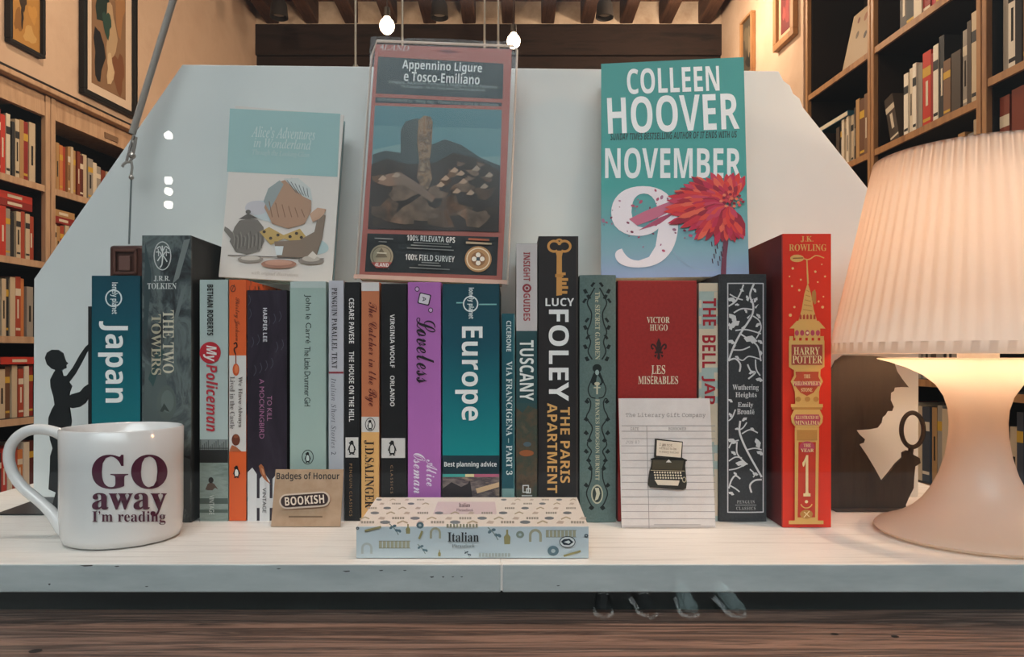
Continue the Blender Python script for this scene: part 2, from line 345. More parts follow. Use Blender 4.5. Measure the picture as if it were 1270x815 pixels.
# books in the bookcases: every one is an object
ORD = 'first second third fourth fifth sixth seventh eighth ninth tenth eleventh twelfth thirteenth fourteenth fifteenth sixteenth seventeenth eighteenth nineteenth twentieth'.split()
CN = {'#a5452f': 'rust', '#c9b79c': 'cream', '#8e2a25': 'red', '#b08a5c': 'tan', '#d8ccb8': 'ivory', '#5b2a24': 'maroon', '#2a2b2e': 'black', '#c0392b': 'bright red', '#6b4a34': 'brown', '#9a938a': 'grey',
      '#c57a45': 'orange', '#3d4450': 'slate', '#e6dfd2': 'white', '#b84a52': 'pink', '#c9a13c': 'yellow', '#2f4a5c': 'blue', '#7a5c46': 'dark tan', '#4a4038': 'umber', '#7f3b28': 'russet'}
def shelf_books(wf, Ya, z, specs, where, group, d=.035, skip_first=True):
    """specs: (thickness along the wall, height, colour, kind) in order from the window backwards"""
    Y = Ya; z += .0012
    for i, (th, h, c, *ex) in enumerate(specs):
        if c is None: Y += th; continue
        dd = d + R.uniform(0, .012); dep = R.uniform(.13, .17); lean = ex[0] if ex else 0
        mb = MB(); g = .0012
        def bx(a, b, p, q, z0, z1, m):
            o = wf.pt(Y, 0, z); sh = Vector(wf.t) * math.sin(lean); upv = (Vector((0, 0, 1)) * math.cos(lean) + sh)
            mb.obox(o + wf.t * a * math.cos(lean) + Vector((0, 0, -a * math.sin(lean) + max(0, th * math.sin(lean)))) + wf.n * p + upv * z0, (wf.t * math.cos(lean) - Vector((0, 0, math.sin(lean)))) * (b - a), wf.n * (q - p), upv * (z1 - z0), m)
        bx(g, th - g, dd, dd + .0025, 0, h, c); bx(g, g + .0022, dd + .0025, dd + dep, 0, h, c); bx(th - g - .0022, th - g, dd + .0025, dd + dep, 0, h, c)
        bx(g + .0022, th - g - .0022, dd + .006, dd + dep - .004, .002, h - .004, PAPER)
        if th > .012 and i % 2 == 0:
            bc = ['#d8ccb8', '#2a2b2e', '#c9a13c', '#8e2a25'][i % 4 if CN.get(c) not in ('ivory', 'white', 'cream') else 1]
            bx(g, th - g, dd - .0006, dd, h * .68, h * .80, bc); bx(g + .002, th - g - .002, dd - .0006, dd, h * .10, h * .14, bc)
        if i % 3 == 1: bx(th * .35, th * .62, dd - .0006, dd, h * .3, h * .62, '#1c1a18' if CN.get(c) in ('ivory', 'white', 'cream', 'tan', 'grey') else '#d8ccb8')
        o = mb.build('book')
        tag(o, f"{CN[c]} book, {ORD[i]} from the window, {where}", 'book', group)
        Y += th
def lie_books(wf, Ya, L, z, d, cols, where, group):
    z += .002
    for i, c in enumerate(cols):
        mb = MB(); h = .028; wd = .15
        wf.box(mb, Ya, Ya + L, d, d + .003, z, z + h, c); wf.box(mb, Ya, Ya + L, d + .003, d + wd, z, z + .003, c); wf.box(mb, Ya, Ya + L, d + .003, d + wd, z + h - .003, z + h, c)
        wf.box(mb, Ya + .004, Ya + L - .004, d + .004, d + wd - .004, z + .003, z + h - .003, PAPER)
        wf.box(mb, Ya + L * .3, Ya + L * .7, d - .0006, d, z + .008, z + .019, '#d8ccb8')
        tag(mb.build('book'), f"{CN[c]} book lying {'lowest' if i == 0 else 'on top'} in the pile, {where}", 'book', group); z += h + .0006
def rnd(n, cols, h0, h1, t0, t1): return [(R.uniform(t0, t1), R.uniform(h0, h1), cols[R.randrange(len(cols))]) for _ in range(n)]
warm = ['#a5452f', '#c9b79c', '#8e2a25', '#b08a5c', '#d8ccb8', '#5b2a24', '#2a2b2e', '#c0392b', '#6b4a34', '#c57a45']
G1, G2 = 'books in the left bookcases', 'books in the right bookcases'
A = 2.80
shelf_books(LW, A, .828, [(.03, .25, '#8e2a25'), (.026, .235, '#c0392b'), (.022, .245, '#d8ccb8'), (.016, .22, '#2a2b2e'), (.022, .235, '#c9b79c'), (.022, .24, '#b08a5c'), (.026, .24, '#8e2a25'), (.034, .245, '#c9b79c')], 'top shelf of the near left bookcase', G1)
shelf_books(LW, A, .517, [(.028, .19, '#c0392b'), (.03, .195, '#c0392b'), (.026, .19, '#9a938a'), (.016, .18, '#2a2b2e'), (.024, .185, '#c9b79c'), (.022, .19, '#a5452f'), (.024, .185, '#c9b79c'), (.026, .18, '#a5452f')], 'second shelf of the near left bookcase', G1)
lie_books(LW, A + .01, .175, .517 + .197, .04, ['#8e2a25', '#c0392b'], 'second shelf of the near left bookcase', G1)
shelf_books(LW, A, .212, [(.03, .2, '#2a2b2e'), (.022, .22, '#c9b79c'), (.02, .225, '#2a2b2e'), (.028, .23, '#c9b79c'), (.028, .235, '#a5452f'), (.02, .23, '#c57a45'), (.006, .1, None), (.034, .2, '#9a938a')], 'third shelf of the near left bookcase', G1)
shelf_books(LW, A, -.106, [(.026, .2, '#b08a5c'), (.03, .19, '#c9b79c'), (.026, .2, '#6b4a34'), (.028, .205, '#c9b79c'), (.028, .19, '#a5452f'), (.026, .2, '#d8ccb8'), (.03, .205, '#8e2a25')], 'fourth shelf of the near left bookcase', G1)
lie_books(LW, A + .02, .18, -.106 + .208, .03, ['#c0392b'], 'fourth shelf of the near left bookcase', G1)
shelf_books(LW, A, -.42, rnd(7, warm, .17, .22, .024, .03), 'fifth shelf of the near left bookcase', G1)
shelf_books(LW, 3.085, .828, [(.024, .2, '#c9b79c'), (.02, .205, '#b08a5c'), (.022, .2, '#c57a45'), (.024, .2, '#a5452f'), (.018, .205, '#b08a5c'), (.018, .21, '#c9b79c'), (.018, .2, '#b08a5c'), (.02, .2, '#7f3b28'), (.024, .19, '#5b2a24'), (.03, .2, '#c9b79c'), (.034, .19, '#9a938a'), (.026, .18, '#d8ccb8'), (.03, .17, '#9a938a'), (.03, .16, '#7f3b28'), (.03, .16, '#c9b79c'), (.03, .16, '#6b4a34')], 'top shelf of the far left bookcase', G1)
shelf_books(LW, 3.085, .517, [(.026, .17, '#c9b79c'), (.022, .165, '#b08a5c'), (.024, .17, '#a5452f'), (.026, .175, '#c9b79c'), (.03, .17, '#5b2a24'), (.03, .165, '#6b4a34')], 'second shelf of the far left bookcase', G1)
lie_books(LW, 3.09, .13, .517 + .178, .04, ['#8e2a25', '#b08a5c'], 'second shelf of the far left bookcase', G1)
# right bookcases
w_m = 'of the middle right bookcase'
shelf_books(RW, 2.60, 1.405, [(.03, .24, '#6b4a34'), (.05, .24, '#c9a13c'), (.035, .25, '#5b2a24'), (.03, .25, '#b84a52'), (.045, .25, '#8e2a25'), (.05, .23, '#d8ccb8'), (.05, .25, '#2a2b2e'), (.05, .22, '#4a4038')], 'high shelf ' + w_m, G2)
shelf_books(RW, 2.457, .985, [(.028, .30, '#7a5c46'), (.02, .27, '#2a2b2e'), (.026, .32, '#c9b79c'), (.022, .30, '#4a4038'), (.026, .28, '#9a938a'), (.05, .22, '#4a4038'), (.04, .21, '#7a5c46'), (.03, .31, '#2a2b2e'), (.03, .29, '#e6dfd2'), (.02, .27, '#8e2a25'), (.05, .29, '#c0392b'), (.026, .26, '#9a938a'), (.024, .27, '#e6dfd2'), (.022, .26, '#d8ccb8'), (.03, .25, '#e6dfd2'), (.03, .1, None), (.06, .2, '#4a4038', .25)], 'long shelf ' + w_m, G2)
shelf_books(RW, 2.457, .70, [(.03, .25, '#e6dfd2'), (.04, .24, '#c9b79c'), (.03, .2, '#9a938a'), (.036, .21, '#b08a5c'), (.04, .2, '#7a5c46'), (.04, .2, '#9a938a'), (.04, .19, '#c9b79c'), (.05, .2, '#4a4038'), (.05, .2, '#6b4a34'), (.06, .2, '#b08a5c'), (.06, .2, '#9a938a')], 'third shelf ' + w_m, G2)
shelf_books(RW, 2.457, -.335, rnd(5, ['#9a938a', '#2a2b2e', '#6b4a34'], .24, .3, .03, .05) + [(.05, .28, '#c9b79c'), (.03, .29, '#9a938a'), (.03, .28, '#b08a5c'), (.045, .28, '#3d4450'), (.03, .28, '#c9b79c'), (.04, .27, '#2f4a5c'), (.02, .29, '#e6dfd2'), (.05, .29, '#8e2a25')], 'low shelf ' + w_m, G2)
shelf_books(RW, 2.457, .05, rnd(9, ['#9a938a', '#2a2b2e', '#6b4a34', '#4a4038'], .2, .27, .03, .05), 'fifth shelf ' + w_m, G2)
w_n = 'of the near right bookcase'
shelf_books(RW, 2.20, 1.035, [(.03, .3, '#b84a52'), (.02, .29, '#2a2b2e'), (.05, .31, '#7a5c46'), (.03, .3, '#2a2b2e'), (.035, .33, '#e6dfd2'), (.025, .32, '#9a938a')], 'upper shelf ' + w_n, G2)
shelf_books(RW, 2.13, .66, [(.06, .31, '#7f3b28'), (.055, .3, '#d8ccb8'), (.055, .31, '#2a2b2e'), (.055, .32, '#7f3b28'), (.044, .31, '#7f3b28')], 'middle shelf ' + w_n, G2)
shelf_books(RW, 2.1, -.335, rnd(8, ['#9a938a', '#3d4450', '#c9b79c', '#4a4038', '#b08a5c'], .24, .3, .028, .036), 'low shelf ' + w_n, G2)
w_f = 'of the far right bookcase'
shelf_books(RW, 3.11, .985, [(.04, .25, '#6b4a34'), (.03, .27, '#7a5c46'), (.04, .26, '#6b4a34'), (.03, .27, '#b08a5c'), (.012, .24, '#4a4038'), (.02, .22, '#e6dfd2'), (.022, .22, '#c9b79c'), (.022, .22, '#d8ccb8'), (.022, .22, '#c9b79c'), (.022, .22, '#d8ccb8'), (.024, .22, '#2a2b2e'), (.03, .2, '#4a4038')], 'lower shelf ' + w_f, G2)
# two large books shown face out on the far bookcase's high shelf, leaning back, and a flat blue book shape in place of a reflection
def face_out(Ya, Yb, z, h, d, c, blots, label):
    mb = MB(); ln = .22; upv = Vector((0, 0, 1)) * math.cos(ln) + RW.n * math.sin(ln); nn = RW.n * math.cos(ln) - Vector((0, 0, 1)) * math.sin(ln)
    o = RW.pt(Ya, d, z + .006); W = (Yb - Ya) * RW.L
    mb.obox(o, RW.t * W, nn * .003, upv * h, c); mb.obox(o + nn * .018, RW.t * W, nn * .003, upv * h, c); mb.obox(o + nn * .0032 + RW.t * .004 + upv * .004, RW.t * (W - .008), nn * .0145, upv * (h - .008), PAPER)
    mb.obox(o + nn * .003, RW.t * .003, nn * .015, upv * h, c)
    for u, v, r, cc in blots:
        mb.add([o + RW.t * W * (u + r * .7 * math.cos(a * .628)) + upv * h * (v + r * math.sin(a * .628)) - nn * .0006 for a in range(10)], [list(range(10))], cc)
    tag(mb.build('book'), label, 'book', G2)
face_out(3.12, 3.42, 1.405, .30, .06, '#a08766', [(.2, .8, .07, '#6e3b2c'), (.4, .75, .05, '#3b2d22'), (.6, .82, .07, '#8a5a3c'), (.75, .6, .06, '#57452f'), (.8, .85, .05, '#6e3b2c'), (.5, .5, .06, '#3b2d22'), (.3, .45, .05, '#c9ad85')], 'tan patterned book shown cover forward on the far right bookcase')
face_out(3.12, 3.36, 1.405, .42, .13, '#2f3036', [(.5, .9, .05, '#6d6a66'), (.65, .86, .06, '#8a8780'), (.35, .88, .05, '#595a60')], 'dark grey book standing behind the tan patterned cover on the high shelf')
mb = MB(); RW.box(mb, 3.30, 3.56, .03, .19, .985 + .2215, .985 + .245, '#2f6076'); RW.box(mb, 3.304, 3.556, .028, .03, .985 + .2245, .985 + .242, PAPER)
tag(mb.build('book'), 'flat blue slab in place of a reflection above the pale set, far right bookcase', 'book', G2)

# ceiling spots and hanging bulbs: those in view, then unseen spots added for light
def point(name, loc, w, col, r, parent):
    l = bpy.data.lights.new(name, 'POINT'); l.energy = w; l.color = col; l.shadow_soft_size = r
    o = bpy.data.objects.new(name, l); COL.objects.link(o); o.parent = parent
    o.matrix_parent_inverse = parent.matrix_basis.inverted(); o.location = loc; return o
WARM = (1, .78, .56)
for px, py, Y, lab in ((480, 32, 3.0, 'glowing bare bulb hanging above the left half of the map'), (637, 51, 3.3, 'glowing bare bulb hanging near the right corner of the map')):
    p = at(px, py, Y); t = thing('hanging_bulb', p, lab, 'light bulb', 'bare bulbs hanging from the ceiling')
    mb = MB(); mb.tube([p + Vector((0, 0, .07)), (p.x, p.y, CEIL - .03)], .0016, '#2a2420', 6); mb.build('cord', t)
    mb = MB(); mb.lathe([(.0001, .075), (.012, .073), (.014, .035), (.0001, .034)], p, '#2b2622', 20); mb.build('socket', t)
    mb = MB(); mb.lathe([(.0001, -.032), (.014, -.029), (.026, -.016), (.03, 0), (.026, .015), (.016, .028), (.012, .0345), (.0001, .0348)], p, mat('#ffdcb0', emit=26), 24); mb.build('bulb', t)
    point('bulb_light', p - Vector((0, 0, .06)), ROOM_W * .5, WARM, .04, t)
for i, (px, py, Y) in enumerate(((346, 22, 4.3), (545, 22, 4.3), (750, 20, 4.3), (858, 26, 4.0))):
    p = at(px, py, Y); p.z = 2.16
    w = ('near the back left corner', 'behind the map', 'above the teal novel', 'near the back right corner')[i]
    t = thing('ceiling_spotlight', Vector((p.x, p.y, 2.27)), 'dark ceiling spotlight added for light ' + w, 'spotlight', 'spotlights under the beams')
    mb = MB(); mb.lathe([(.0001, .11), (.03, .108), (.03, .09), (.008, .088), (.008, .03), (.0001, .03)], p, '#2a2522', 20); mb.build('mount', t)
    mb = MB(); mb.lathe([(.0001, .045), (.03, .043), (.045, .01), (.052, -.065), (.046, -.066), (.04, .0), (.0001, .01)], p, '#2d2825', 28); mb.build('shade', t)
    mb = MB(); mb.lathe([(.0001, -.045), (.036, -.044), (.036, -.03), (.0001, -.029)], p, mat('#ffe0b8', emit=9) if i == 3 else mat('#8d857c', .2), 20); mb.build('lens', t)
    if i == 3: point('spot_glow', p - Vector((0, 0, .11)), SPOT_W * .8, WARM, .04, t)
for x, y, w, k, tgt in ((-1.0, 2.1, 'over the left bookcases', 1.5, None), (.75, 2.2, 'over the right bookcases', .55, None),  # unseen spots added as fill light over the bookcases and the display
                   (-.42, .50, 'over the mug end of the display', 1.0, (-.30, .60, 0)), (.05, .50, 'over the middle of the display', 1.0, (.0, .62, 0)), (.50, .50, 'over the lamp end of the display', 2.6, (.30, .66, .06))):
    p = Vector((x, y, 2.16)); t = thing('ceiling_spotlight', Vector((x, y, 2.27)), 'dark ceiling spotlight added for light ' + w, 'spotlight', 'spotlights under the beams')
    mb = MB(); mb.lathe([(.0001, .11), (.03, .108), (.03, .09), (.008, .088), (.008, .03), (.0001, .03)], p, '#2a2522', 20); mb.build('mount', t)
    mb = MB(); mb.lathe([(.0001, .045), (.03, .043), (.045, .01), (.052, -.065), (.046, -.066), (.04, .0), (.0001, .01)], p, '#2d2825', 28); mb.build('shade', t)
    if tgt is None: point('spot_glow', p - Vector((0, 0, .11)), SPOT_W * k, WARM, .06, t)
    else:
        l = bpy.data.lights.new('added_beam', 'SPOT'); l.energy = DISP_FILL_W * k; l.color = (1, .86, .76) if x < .3 else (1, .62, .38); l.spot_size = math.radians(34); l.spot_blend = .9; l.shadow_soft_size = .05
        o = bpy.data.objects.new('added_beam', l); COL.objects.link(o); o.parent = t; q = p - Vector((0, 0, .07))
        o.matrix_parent_inverse = t.matrix_basis.inverted(); o.location = q; o.rotation_euler = (Vector(tgt) - q).to_track_quat('-Z', 'Y').to_euler()

p, tgt = Vector((1.02, .475, .80)), Vector((.30, .735, .27)); ax = (tgt - p).normalized(); bk = Vector((1.24, .475, .80))  # unseen spotlight added to warm the right side of the white board
t = thing('added_spotlight', bk, 'small added spotlight on a rod beside the right edge of the window', 'spotlight')
mb = MB(); mb.tube([bk + Vector((0, 0, -1.85)), bk + Vector((0, 0, .12))], .008, '#2a2522', 10); mb.lathe([(.0001, 0), (.08, 0), (.08, .012), (.0001, .02)], bk + Vector((0, 0, -1.85)), '#2a2522', 24); mb.build('pole', t)
mb = MB(); mb.tube([bk, p - ax * .05], .005, '#2a2522', 8); mb.build('arm', t)
mb = MB(); mb.tube([p - ax * .06, p - ax * .03, p, p + ax * .03], [.012, .028, .034, .036], '#2d2825', 20); mb.build('shade', t)
l = bpy.data.lights.new('added_beam', 'SPOT'); l.energy = ADDED_SPOT_W; l.color = (1, .50, .25); l.spot_size = math.radians(44); l.spot_blend = 1; l.shadow_soft_size = .03
o = bpy.data.objects.new('added_beam', l); COL.objects.link(o); o.parent = t; o.matrix_parent_inverse = t.matrix_basis.inverted(); o.location = p + ax * .04; o.rotation_euler = ax.to_track_quat('-Z', 'Y').to_euler()

# ---------------------------------------------------------------- the display window
SHELFW = noisy('white_brushed_paint', ['#cfcac3', '#e6e2dc', '#dcd8d1'], scale=(1.2, 22, 22), nscale=7, rough=.42, bump=.12, spec=.4)
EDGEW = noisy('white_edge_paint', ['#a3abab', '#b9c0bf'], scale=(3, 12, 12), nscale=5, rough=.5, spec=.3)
SX0, SX1, SY0, SY1 = -.525, .45, .499, .84
seam = (622 - 635) / F * SY0
mb = MB()
mb.box(SX0, seam - .0006, SY0, SY1, -.019, 0, SHELFW); mb.box(seam + .0006, SX1, SY0, SY1, -.019, 0, SHELFW); mb.box(seam - .0009, seam + .0009, SY0 - .0004, SY1, -.018, .0003, '#dedbd6')
sh = mb.build('display_shelf', bevel=.0012)
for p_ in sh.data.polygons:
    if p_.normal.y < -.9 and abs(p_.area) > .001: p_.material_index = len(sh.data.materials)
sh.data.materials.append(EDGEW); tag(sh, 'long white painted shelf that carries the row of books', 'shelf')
mb = MB(); fc = Face(mb, (0, SY0, 0), (0, -1, 0), base=.0004)
for x, y, w, h in ((99, 701, 16, 1.6), (142, 702, 6, 1.2), (425, 708, 9, 1.4), (470, 707, 5, 1.2), (500, 707, 4, 1), (533, 715, 5, 1.6), (548, 715, 3, 1.4), (560, 715, 3, 1), (571, 715, 3, 1), (60, 724, 3, 2), (343, 705, 5, 1), (690, 726, 4, 1), (180, 727, 4, 1)):
    fc.poly([(x, y), (x + w, y - h * .3), (x + w, y + h * .6), (x + w * .4, y + h)], '#4a4a48')
mb.build('paint_chips', sh)
BACKW = noisy('white_board', ['#d5d7d4', '#dfe1de'], scale=(1, 1, 1), nscale=6, rough=.45, spec=.35)
PY = .735
pts = [(41, 620), (42, 346), (226, 80), (966, 88), (972, 100), (980, 106), (984, 116), (992, 122), (996, 133), (1088, 248), (1140, 330), (1139, 620)]
pl = [at(x, y, PY) for x, y in pts]
for p in (pl[0], pl[-1]): p.z = 0
mb = MB(); mb.prism(pl, (0, .009, 0), BACKW); pn = mb.build('display_board', bevel=.0008)
tag(pn, 'large white board with cut corners standing behind the row of books', 'display board')
for px, w in ((441, 'first'), (499, 'second'), (601, 'third'), (618, 'fourth')):  # thin wires modelled in place of bright reflected edge lines
    p = at(px, 86, PY + .0045); p.z = .141 + (440 - 80) / F * PY - (px - 226) * 8 / 740 / F * PY - .002
    mb = MB(); mb.tube([p, (p.x, p.y, CEIL - .005)], .0011, mat('#c9b49c', .3, metal=.6), 8); mb.tube([p + Vector((-.003, 0, .002)), p + Vector((0, 0, .008)), p + Vector((.003, 0, .002))], .0008, '#8a7a68', 6)
    tag(mb.build('reflection_wire'), f'thin wire standing in for a reflected edge, {w} of four from the left', 'wire', 'wires standing in for reflected edges')

# dark board under the shelf and the wooden window base
mb = MB(); mb.box(-1.7, 1.6, .527, .54, -.62, -.0195, noisy('dark_teal_paint', ['#14201f', '#22302f'], scale=(2, 2, 2), nscale=4, rough=.6)); struct(mb.build('trim_3'))
BASEW = noisy('rough_brown_wood', ['#1d1411', '#8f7060', '#3d2d26', '#a08474'], scale=(.8, 20, 20), nscale=5, detail=9, rough=.5, bump=.7, distort=.9, spec=.35)
mb = MB(); mb.box(-1.7, 1.6, .414, .527, -.14, -.04, BASEW)
for x, y, r in ((44, 808, 5), (1035, 787, 3), (1110, 790, 3)):
    Y = F * .181 / (y - 440); p = at(x, y, Y); p.z = -.0397
    mb.add([p + Vector((r * 1.6 * math.cos(a * .5236) * Y / F, r * 1.3 * math.sin(a * .5236) * Y / F, 0)) for a in range(12)], [list(range(12))], '#1c1410')
base = mb.build('window_base'); tag(base, None, None, kind='structure'); base.name = 'trim_4'
mb = MB(); mb.box(-2.9, 2.4, .36, .43, FLZ - .1, -.14, '#6f6a62'); struct(mb.build('wall_front'))
mb = MB(); mb.box(-2.3, 2.0, .405, .411, -.14, CEIL, glassy('shop_glass', (.985, .99, .99, 1), .0, 1.33)); struct(mb.build('window_1'))

# ---------------------------------------------------------------- spine-out books of the display row
G3 = 'books standing spine out in the display row'
def book(name, label, x0, x1, ytop, Y, depth, spine, front, back, hard=False, bulge=0, base='#', cat='book', trim=None):
    """Spine towards the glass; the front cover is on its right. Returns (root, printed face, finish())."""
    X0, X1 = (x0 - 635) / F * Y + .0002, (x1 - 635) / F * Y - .0002; H = CAM.z + (440 - ytop) / F * Y
    t = thing(name, ((X0 + X1) / 2, Y, .0004), label, cat, G3); z0 = .0004
    th = .0026 if hard else .0009; ins = .003 if hard else .0003
    mb = MB()
    if bulge:
        n = 12; prof = [(X0 + (X1 - X0) * i / n, Y + bulge * ((2 * i / n - 1) ** 2)) for i in range(n + 1)]
        out = [(x, y, z0) for x, y in prof] + [(X1, Y + bulge + th, z0), (X0, Y + bulge + th, z0)]
        mb.prism(out[::-1], (0, 0, H - z0), spine); yb = Y + bulge + th
        for k in range(len(mb.sm)): mb.sm[k] = True
    else:
        mb.box(X0, X1, Y, Y + th, z0, H, spine); yb = Y + th
    for nm, a, b, c in (('back_cover', X0, X0 + th, back), ('front_cover', X1 - th, X1, front)):
        m2 = MB(); m2.box(a, b, yb + .0001, Y + depth, z0, H, c); m2.build(nm, t)
    m2 = MB(); m2.box(X0 + th + .0001, X1 - th - .0001, yb + .0002, Y + depth - ins, z0 + (ins if hard else 0), H - ins, PAPER); m2.build('page_block', t)
    fc = Face(mb, (0, Y, 0), (0, -1, 0), base=.0001)
    if bulge:
        flat = fc.pt
        def curved(px, py, lift=0):
            p = flat(px, py, lift); u = min(max((p.x - X0) / (X1 - X0), 0), 1); p.y += bulge * ((2 * u - 1) ** 2); return p
        fc.pt = curved
    def done(): return mb.build('spine', t, bevel=0 if bulge else (.0006 if hard else .0003))
    return t, fc, done
YB = .622; YC = .628
TEAL = grad('teal_fade', [(.0, '#0b8a8c'), (.45, '#0f6f78'), (.85, '#12505f'), (1, '#0f4655')])

# teal travel guide at the left end
t, f, done = book('travel_guide', 'teal travel guide with large white sideways lettering at the left end of the row', 113.5, 174, 342, YB, .105, TEAL, '#11505e', '#11505e')
f.ring(141, 370, 10.5, 11, 1.7, '#dfe9e8'); f.up(); f.text('lonely planet', 'bold', 137, 350.5, 146.5, 389.5, '#e6eeed', 1, 0)
f.text('Japan', 'bold', 122, 398.5, 159, 499.5, '#f2f2ef', 1, 0); done()
# grey clothbound fantasy volume
MOT = noisy('storm_grey_print', ['#26292b', '#3f4749', '#66706f', '#2f3537'], scale=(9, 9, 5), nscale=5, distort=1.2, rough=.45)
t, f, done = book('hardback_book', 'tall thick dark grey hardback with oval emblem beside the teal guide', 176, 237, 292, YB, .108, MOT, noisy('charcoal_print', ['#191b1c', '#2b2e2f'], scale=(6, 6, 3), nscale=6, rough=.5), '#202324', hard=True)
for pts, c in (([(180, 300), (188, 340), (182, 420), (178, 420)], '#39484a'), ([(228, 298), (236, 296), (222, 345), (214, 352)], '#79807e'), ([(225, 360), (232, 352), (214, 420), (208, 425)], '#6a7271'), ([(180, 450), (206, 465), (214, 540), (196, 560), (178, 520)], '#56605f'),
               ([(178, 560), (236, 566), (236, 600), (178, 590)], '#24282a'), ([(196, 430), (204, 436), (190, 480), (184, 470)], '#3a5352'), ([(214, 560), (236, 570), (236, 640), (222, 620)], '#434a4b')):
    f.poly(pts, c)
f.up()
f.ell(207, 500, 12, 22, '#59635f', 24); f.up(); f.ell(208, 498, 8, 14, '#66706c', 22); f.up()
for p in ([(199, 510), (202.5, 503), (204, 500), (206, 503), (211, 511), (207, 509.5), (205, 508), (202, 511)],): f.poly(p, '#39423f')
f.ring(202, 317.5, 11, 18, 1.3, '#cfd3cf'); f.up()
f.curve([(202, 305), (202.4, 318), (201.5, 328), (199, 332)], 1.6, '#dfe2dd'); f.curve([(195, 309), (199, 306), (202, 312), (206, 306), (210, 309)], 1.3, '#dfe2dd')
f.curve([(194, 313), (199, 313), (202, 318), (206, 313), (211, 314)], 1.3, '#dfe2dd'); f.curve([(196, 324), (202, 317), (208, 325)], 1.4, '#dfe2dd'); f.curve([(197, 309), (197.5, 318)], 1.1, '#dfe2dd'); f.curve([(207, 309), (207, 318)], 1.1, '#dfe2dd')
f.text('J.R.R.', 'serif', 191.5, 342.3, 211.5, 349.3, '#d6d9d4'); f.text('TOLKIEN', 'serif', 183.5, 351.3, 219.5, 358.8, '#d6d9d4')
f.text('THE TWO', 'serif', 202.5, 385, 216.5, 463, '#d3ccb6', 1); f.text('TOWERS', 'serif', 188.5, 390, 200.5, 465, '#bdb49b', 1); done()
# pale sea paperback with red title
SEA = noisy('pale_sea_print', ['#a9b8b5', '#b9c6c2'], nscale=4)
t, f, done = book('paperback_book', 'pale blue paperback with red sideways title and a swimmer at its foot', 247.5, 283, 347, YC, .10, SEA, '#9fb0ae', '#9fb0ae')
f.rect(248, 545, 283, 561, '#7f8785'); f.rect(248, 572, 283, 648, noisy('grey_water_print', ['#6f7f79', '#93a39c', '#7f8f88'], scale=(3, 1, 14), nscale=12)); f.up(); f.rect(248, 558, 283, 574, '#242626')
for i in range(14):
    x = 249 + i * 2.4; f.line([(x, 545 + (i * 7) % 9), (x, 558)], .9, '#4a4f4e')
f.line([(248, 556), (283, 556)], 1, '#3a3e3d')
f.rect(248, 618, 283, 625, '#4f5d58'); f.rect(248, 632, 283, 636, '#566660'); f.up()
f.poly([(255, 607), (258, 600), (262, 598), (266, 600), (271, 607), (267, 605), (264, 608), (258, 608)], '#5c4b41'); f.ell(262, 595.5, 3.2, 3.8, '#201d1b', 14)
f.text('BETHAN ROBERTS', 'bold', 257.2, 353, 264.8, 416, '#1c2022', 1, 0); f.ell(261, 437.5, 13.2, 13.5, '#b4222f', 30); f.up()
f.text('My', 'boldit', 252.5, 428.5, 269, 448.5, '#e9dfda', 1); f.text('Policeman', 'boldit', 256.2, 452, 270.5, 535, '#b5303c', 1, 0); f.text('VINTAGE', 'sans', 260, 614, 266, 638, '#cfd6d2', 1); done()
# orange and white paperback
t, f, done = book('paperback_book', 'orange and white banded paperback with a spoon and small bird mark', 284, 305.5, 347, YC, .10, '#e0602a', noisy('orange_black_print', ['#d9602c', '#d9602c', '#2a2320'], scale=(9, 9, 9), nscale=4, pos=[.3, .5, .56]), '#d8602b')
f.rect(284.3, 441, 305.2, 560, '#d9d3cd'); f.up()
f.ring(289, 358, 3.4, 4.2, 1, '#5e3220'); f.line([(287, 362), (291, 353)], .8, '#5e3220'); f.text('Shirley Jackson', 'script', 290, 369, 297.5, 423, '#7d3a1f', 1)
f.curve([(290, 427), (293, 425), (294, 430), (290.5, 433), (292.5, 440)], 1.6, '#231a18'); f.line([(292.6, 440), (292.8, 452)], 1.4, '#8a3d22'); f.ell(292.8, 458.5, 4.2, 7.6, '#cf5a2c', 20); f.up(); f.ell(293.4, 458, 2.2, 5.4, '#e07a4c', 16)
f.text('We Have Always', 'serif', 294.5, 467, 301, 530, '#77716d', 1); f.text('Lived in the Castle', 'serif', 285.5, 467, 291.5, 532, '#77716d', 1)
f.ell(292.8, 545.5, 5.2, 7.2, '#6b3522', 18); f.poly([(285, 558), (288, 552), (293, 554), (300, 560), (285, 560)], '#b0623f'); f.up(); f.ell(293, 541, 3.2, 2.4, '#8a4c32', 12); f.penguin(293.8, 585, 15); done()
# dark novel with white fence
DARK = noisy('night_purple_print', ['#231d26', '#2f2733', '#3c3640'], scale=(4, 4, 1.6), nscale=6, distort=1.5, rough=.35)
t, f, done = book('paperback_book', 'dark purple paperback with white picket fence and small bird', 306.5, 356, 360, YC, .10, DARK, '#241f27', '#241f27')
f.poly([(307, 586), (313, 580), (318.5, 588), (318.5, 648), (307, 648)], '#d9d8d8'); f.poly([(322, 594), (328, 587), (334.5, 596), (334.5, 648), (322, 648)], '#d9d8d8'); f.rect(318, 618, 348, 630, '#d2d1d1')
f.poly([(338, 594), (344, 587), (350, 596), (350, 648), (338, 648)], '#d9d8d8'); f.up()
f.poly([(321, 578), (324, 575.5), (327, 579), (329, 587), (332, 595), (336, 601), (330.5, 597), (326, 592), (323, 586), (322, 581)], '#a8623c'); f.up(); f.poly([(324, 580), (327, 582), (329, 590), (326, 588)], '#c98a62')
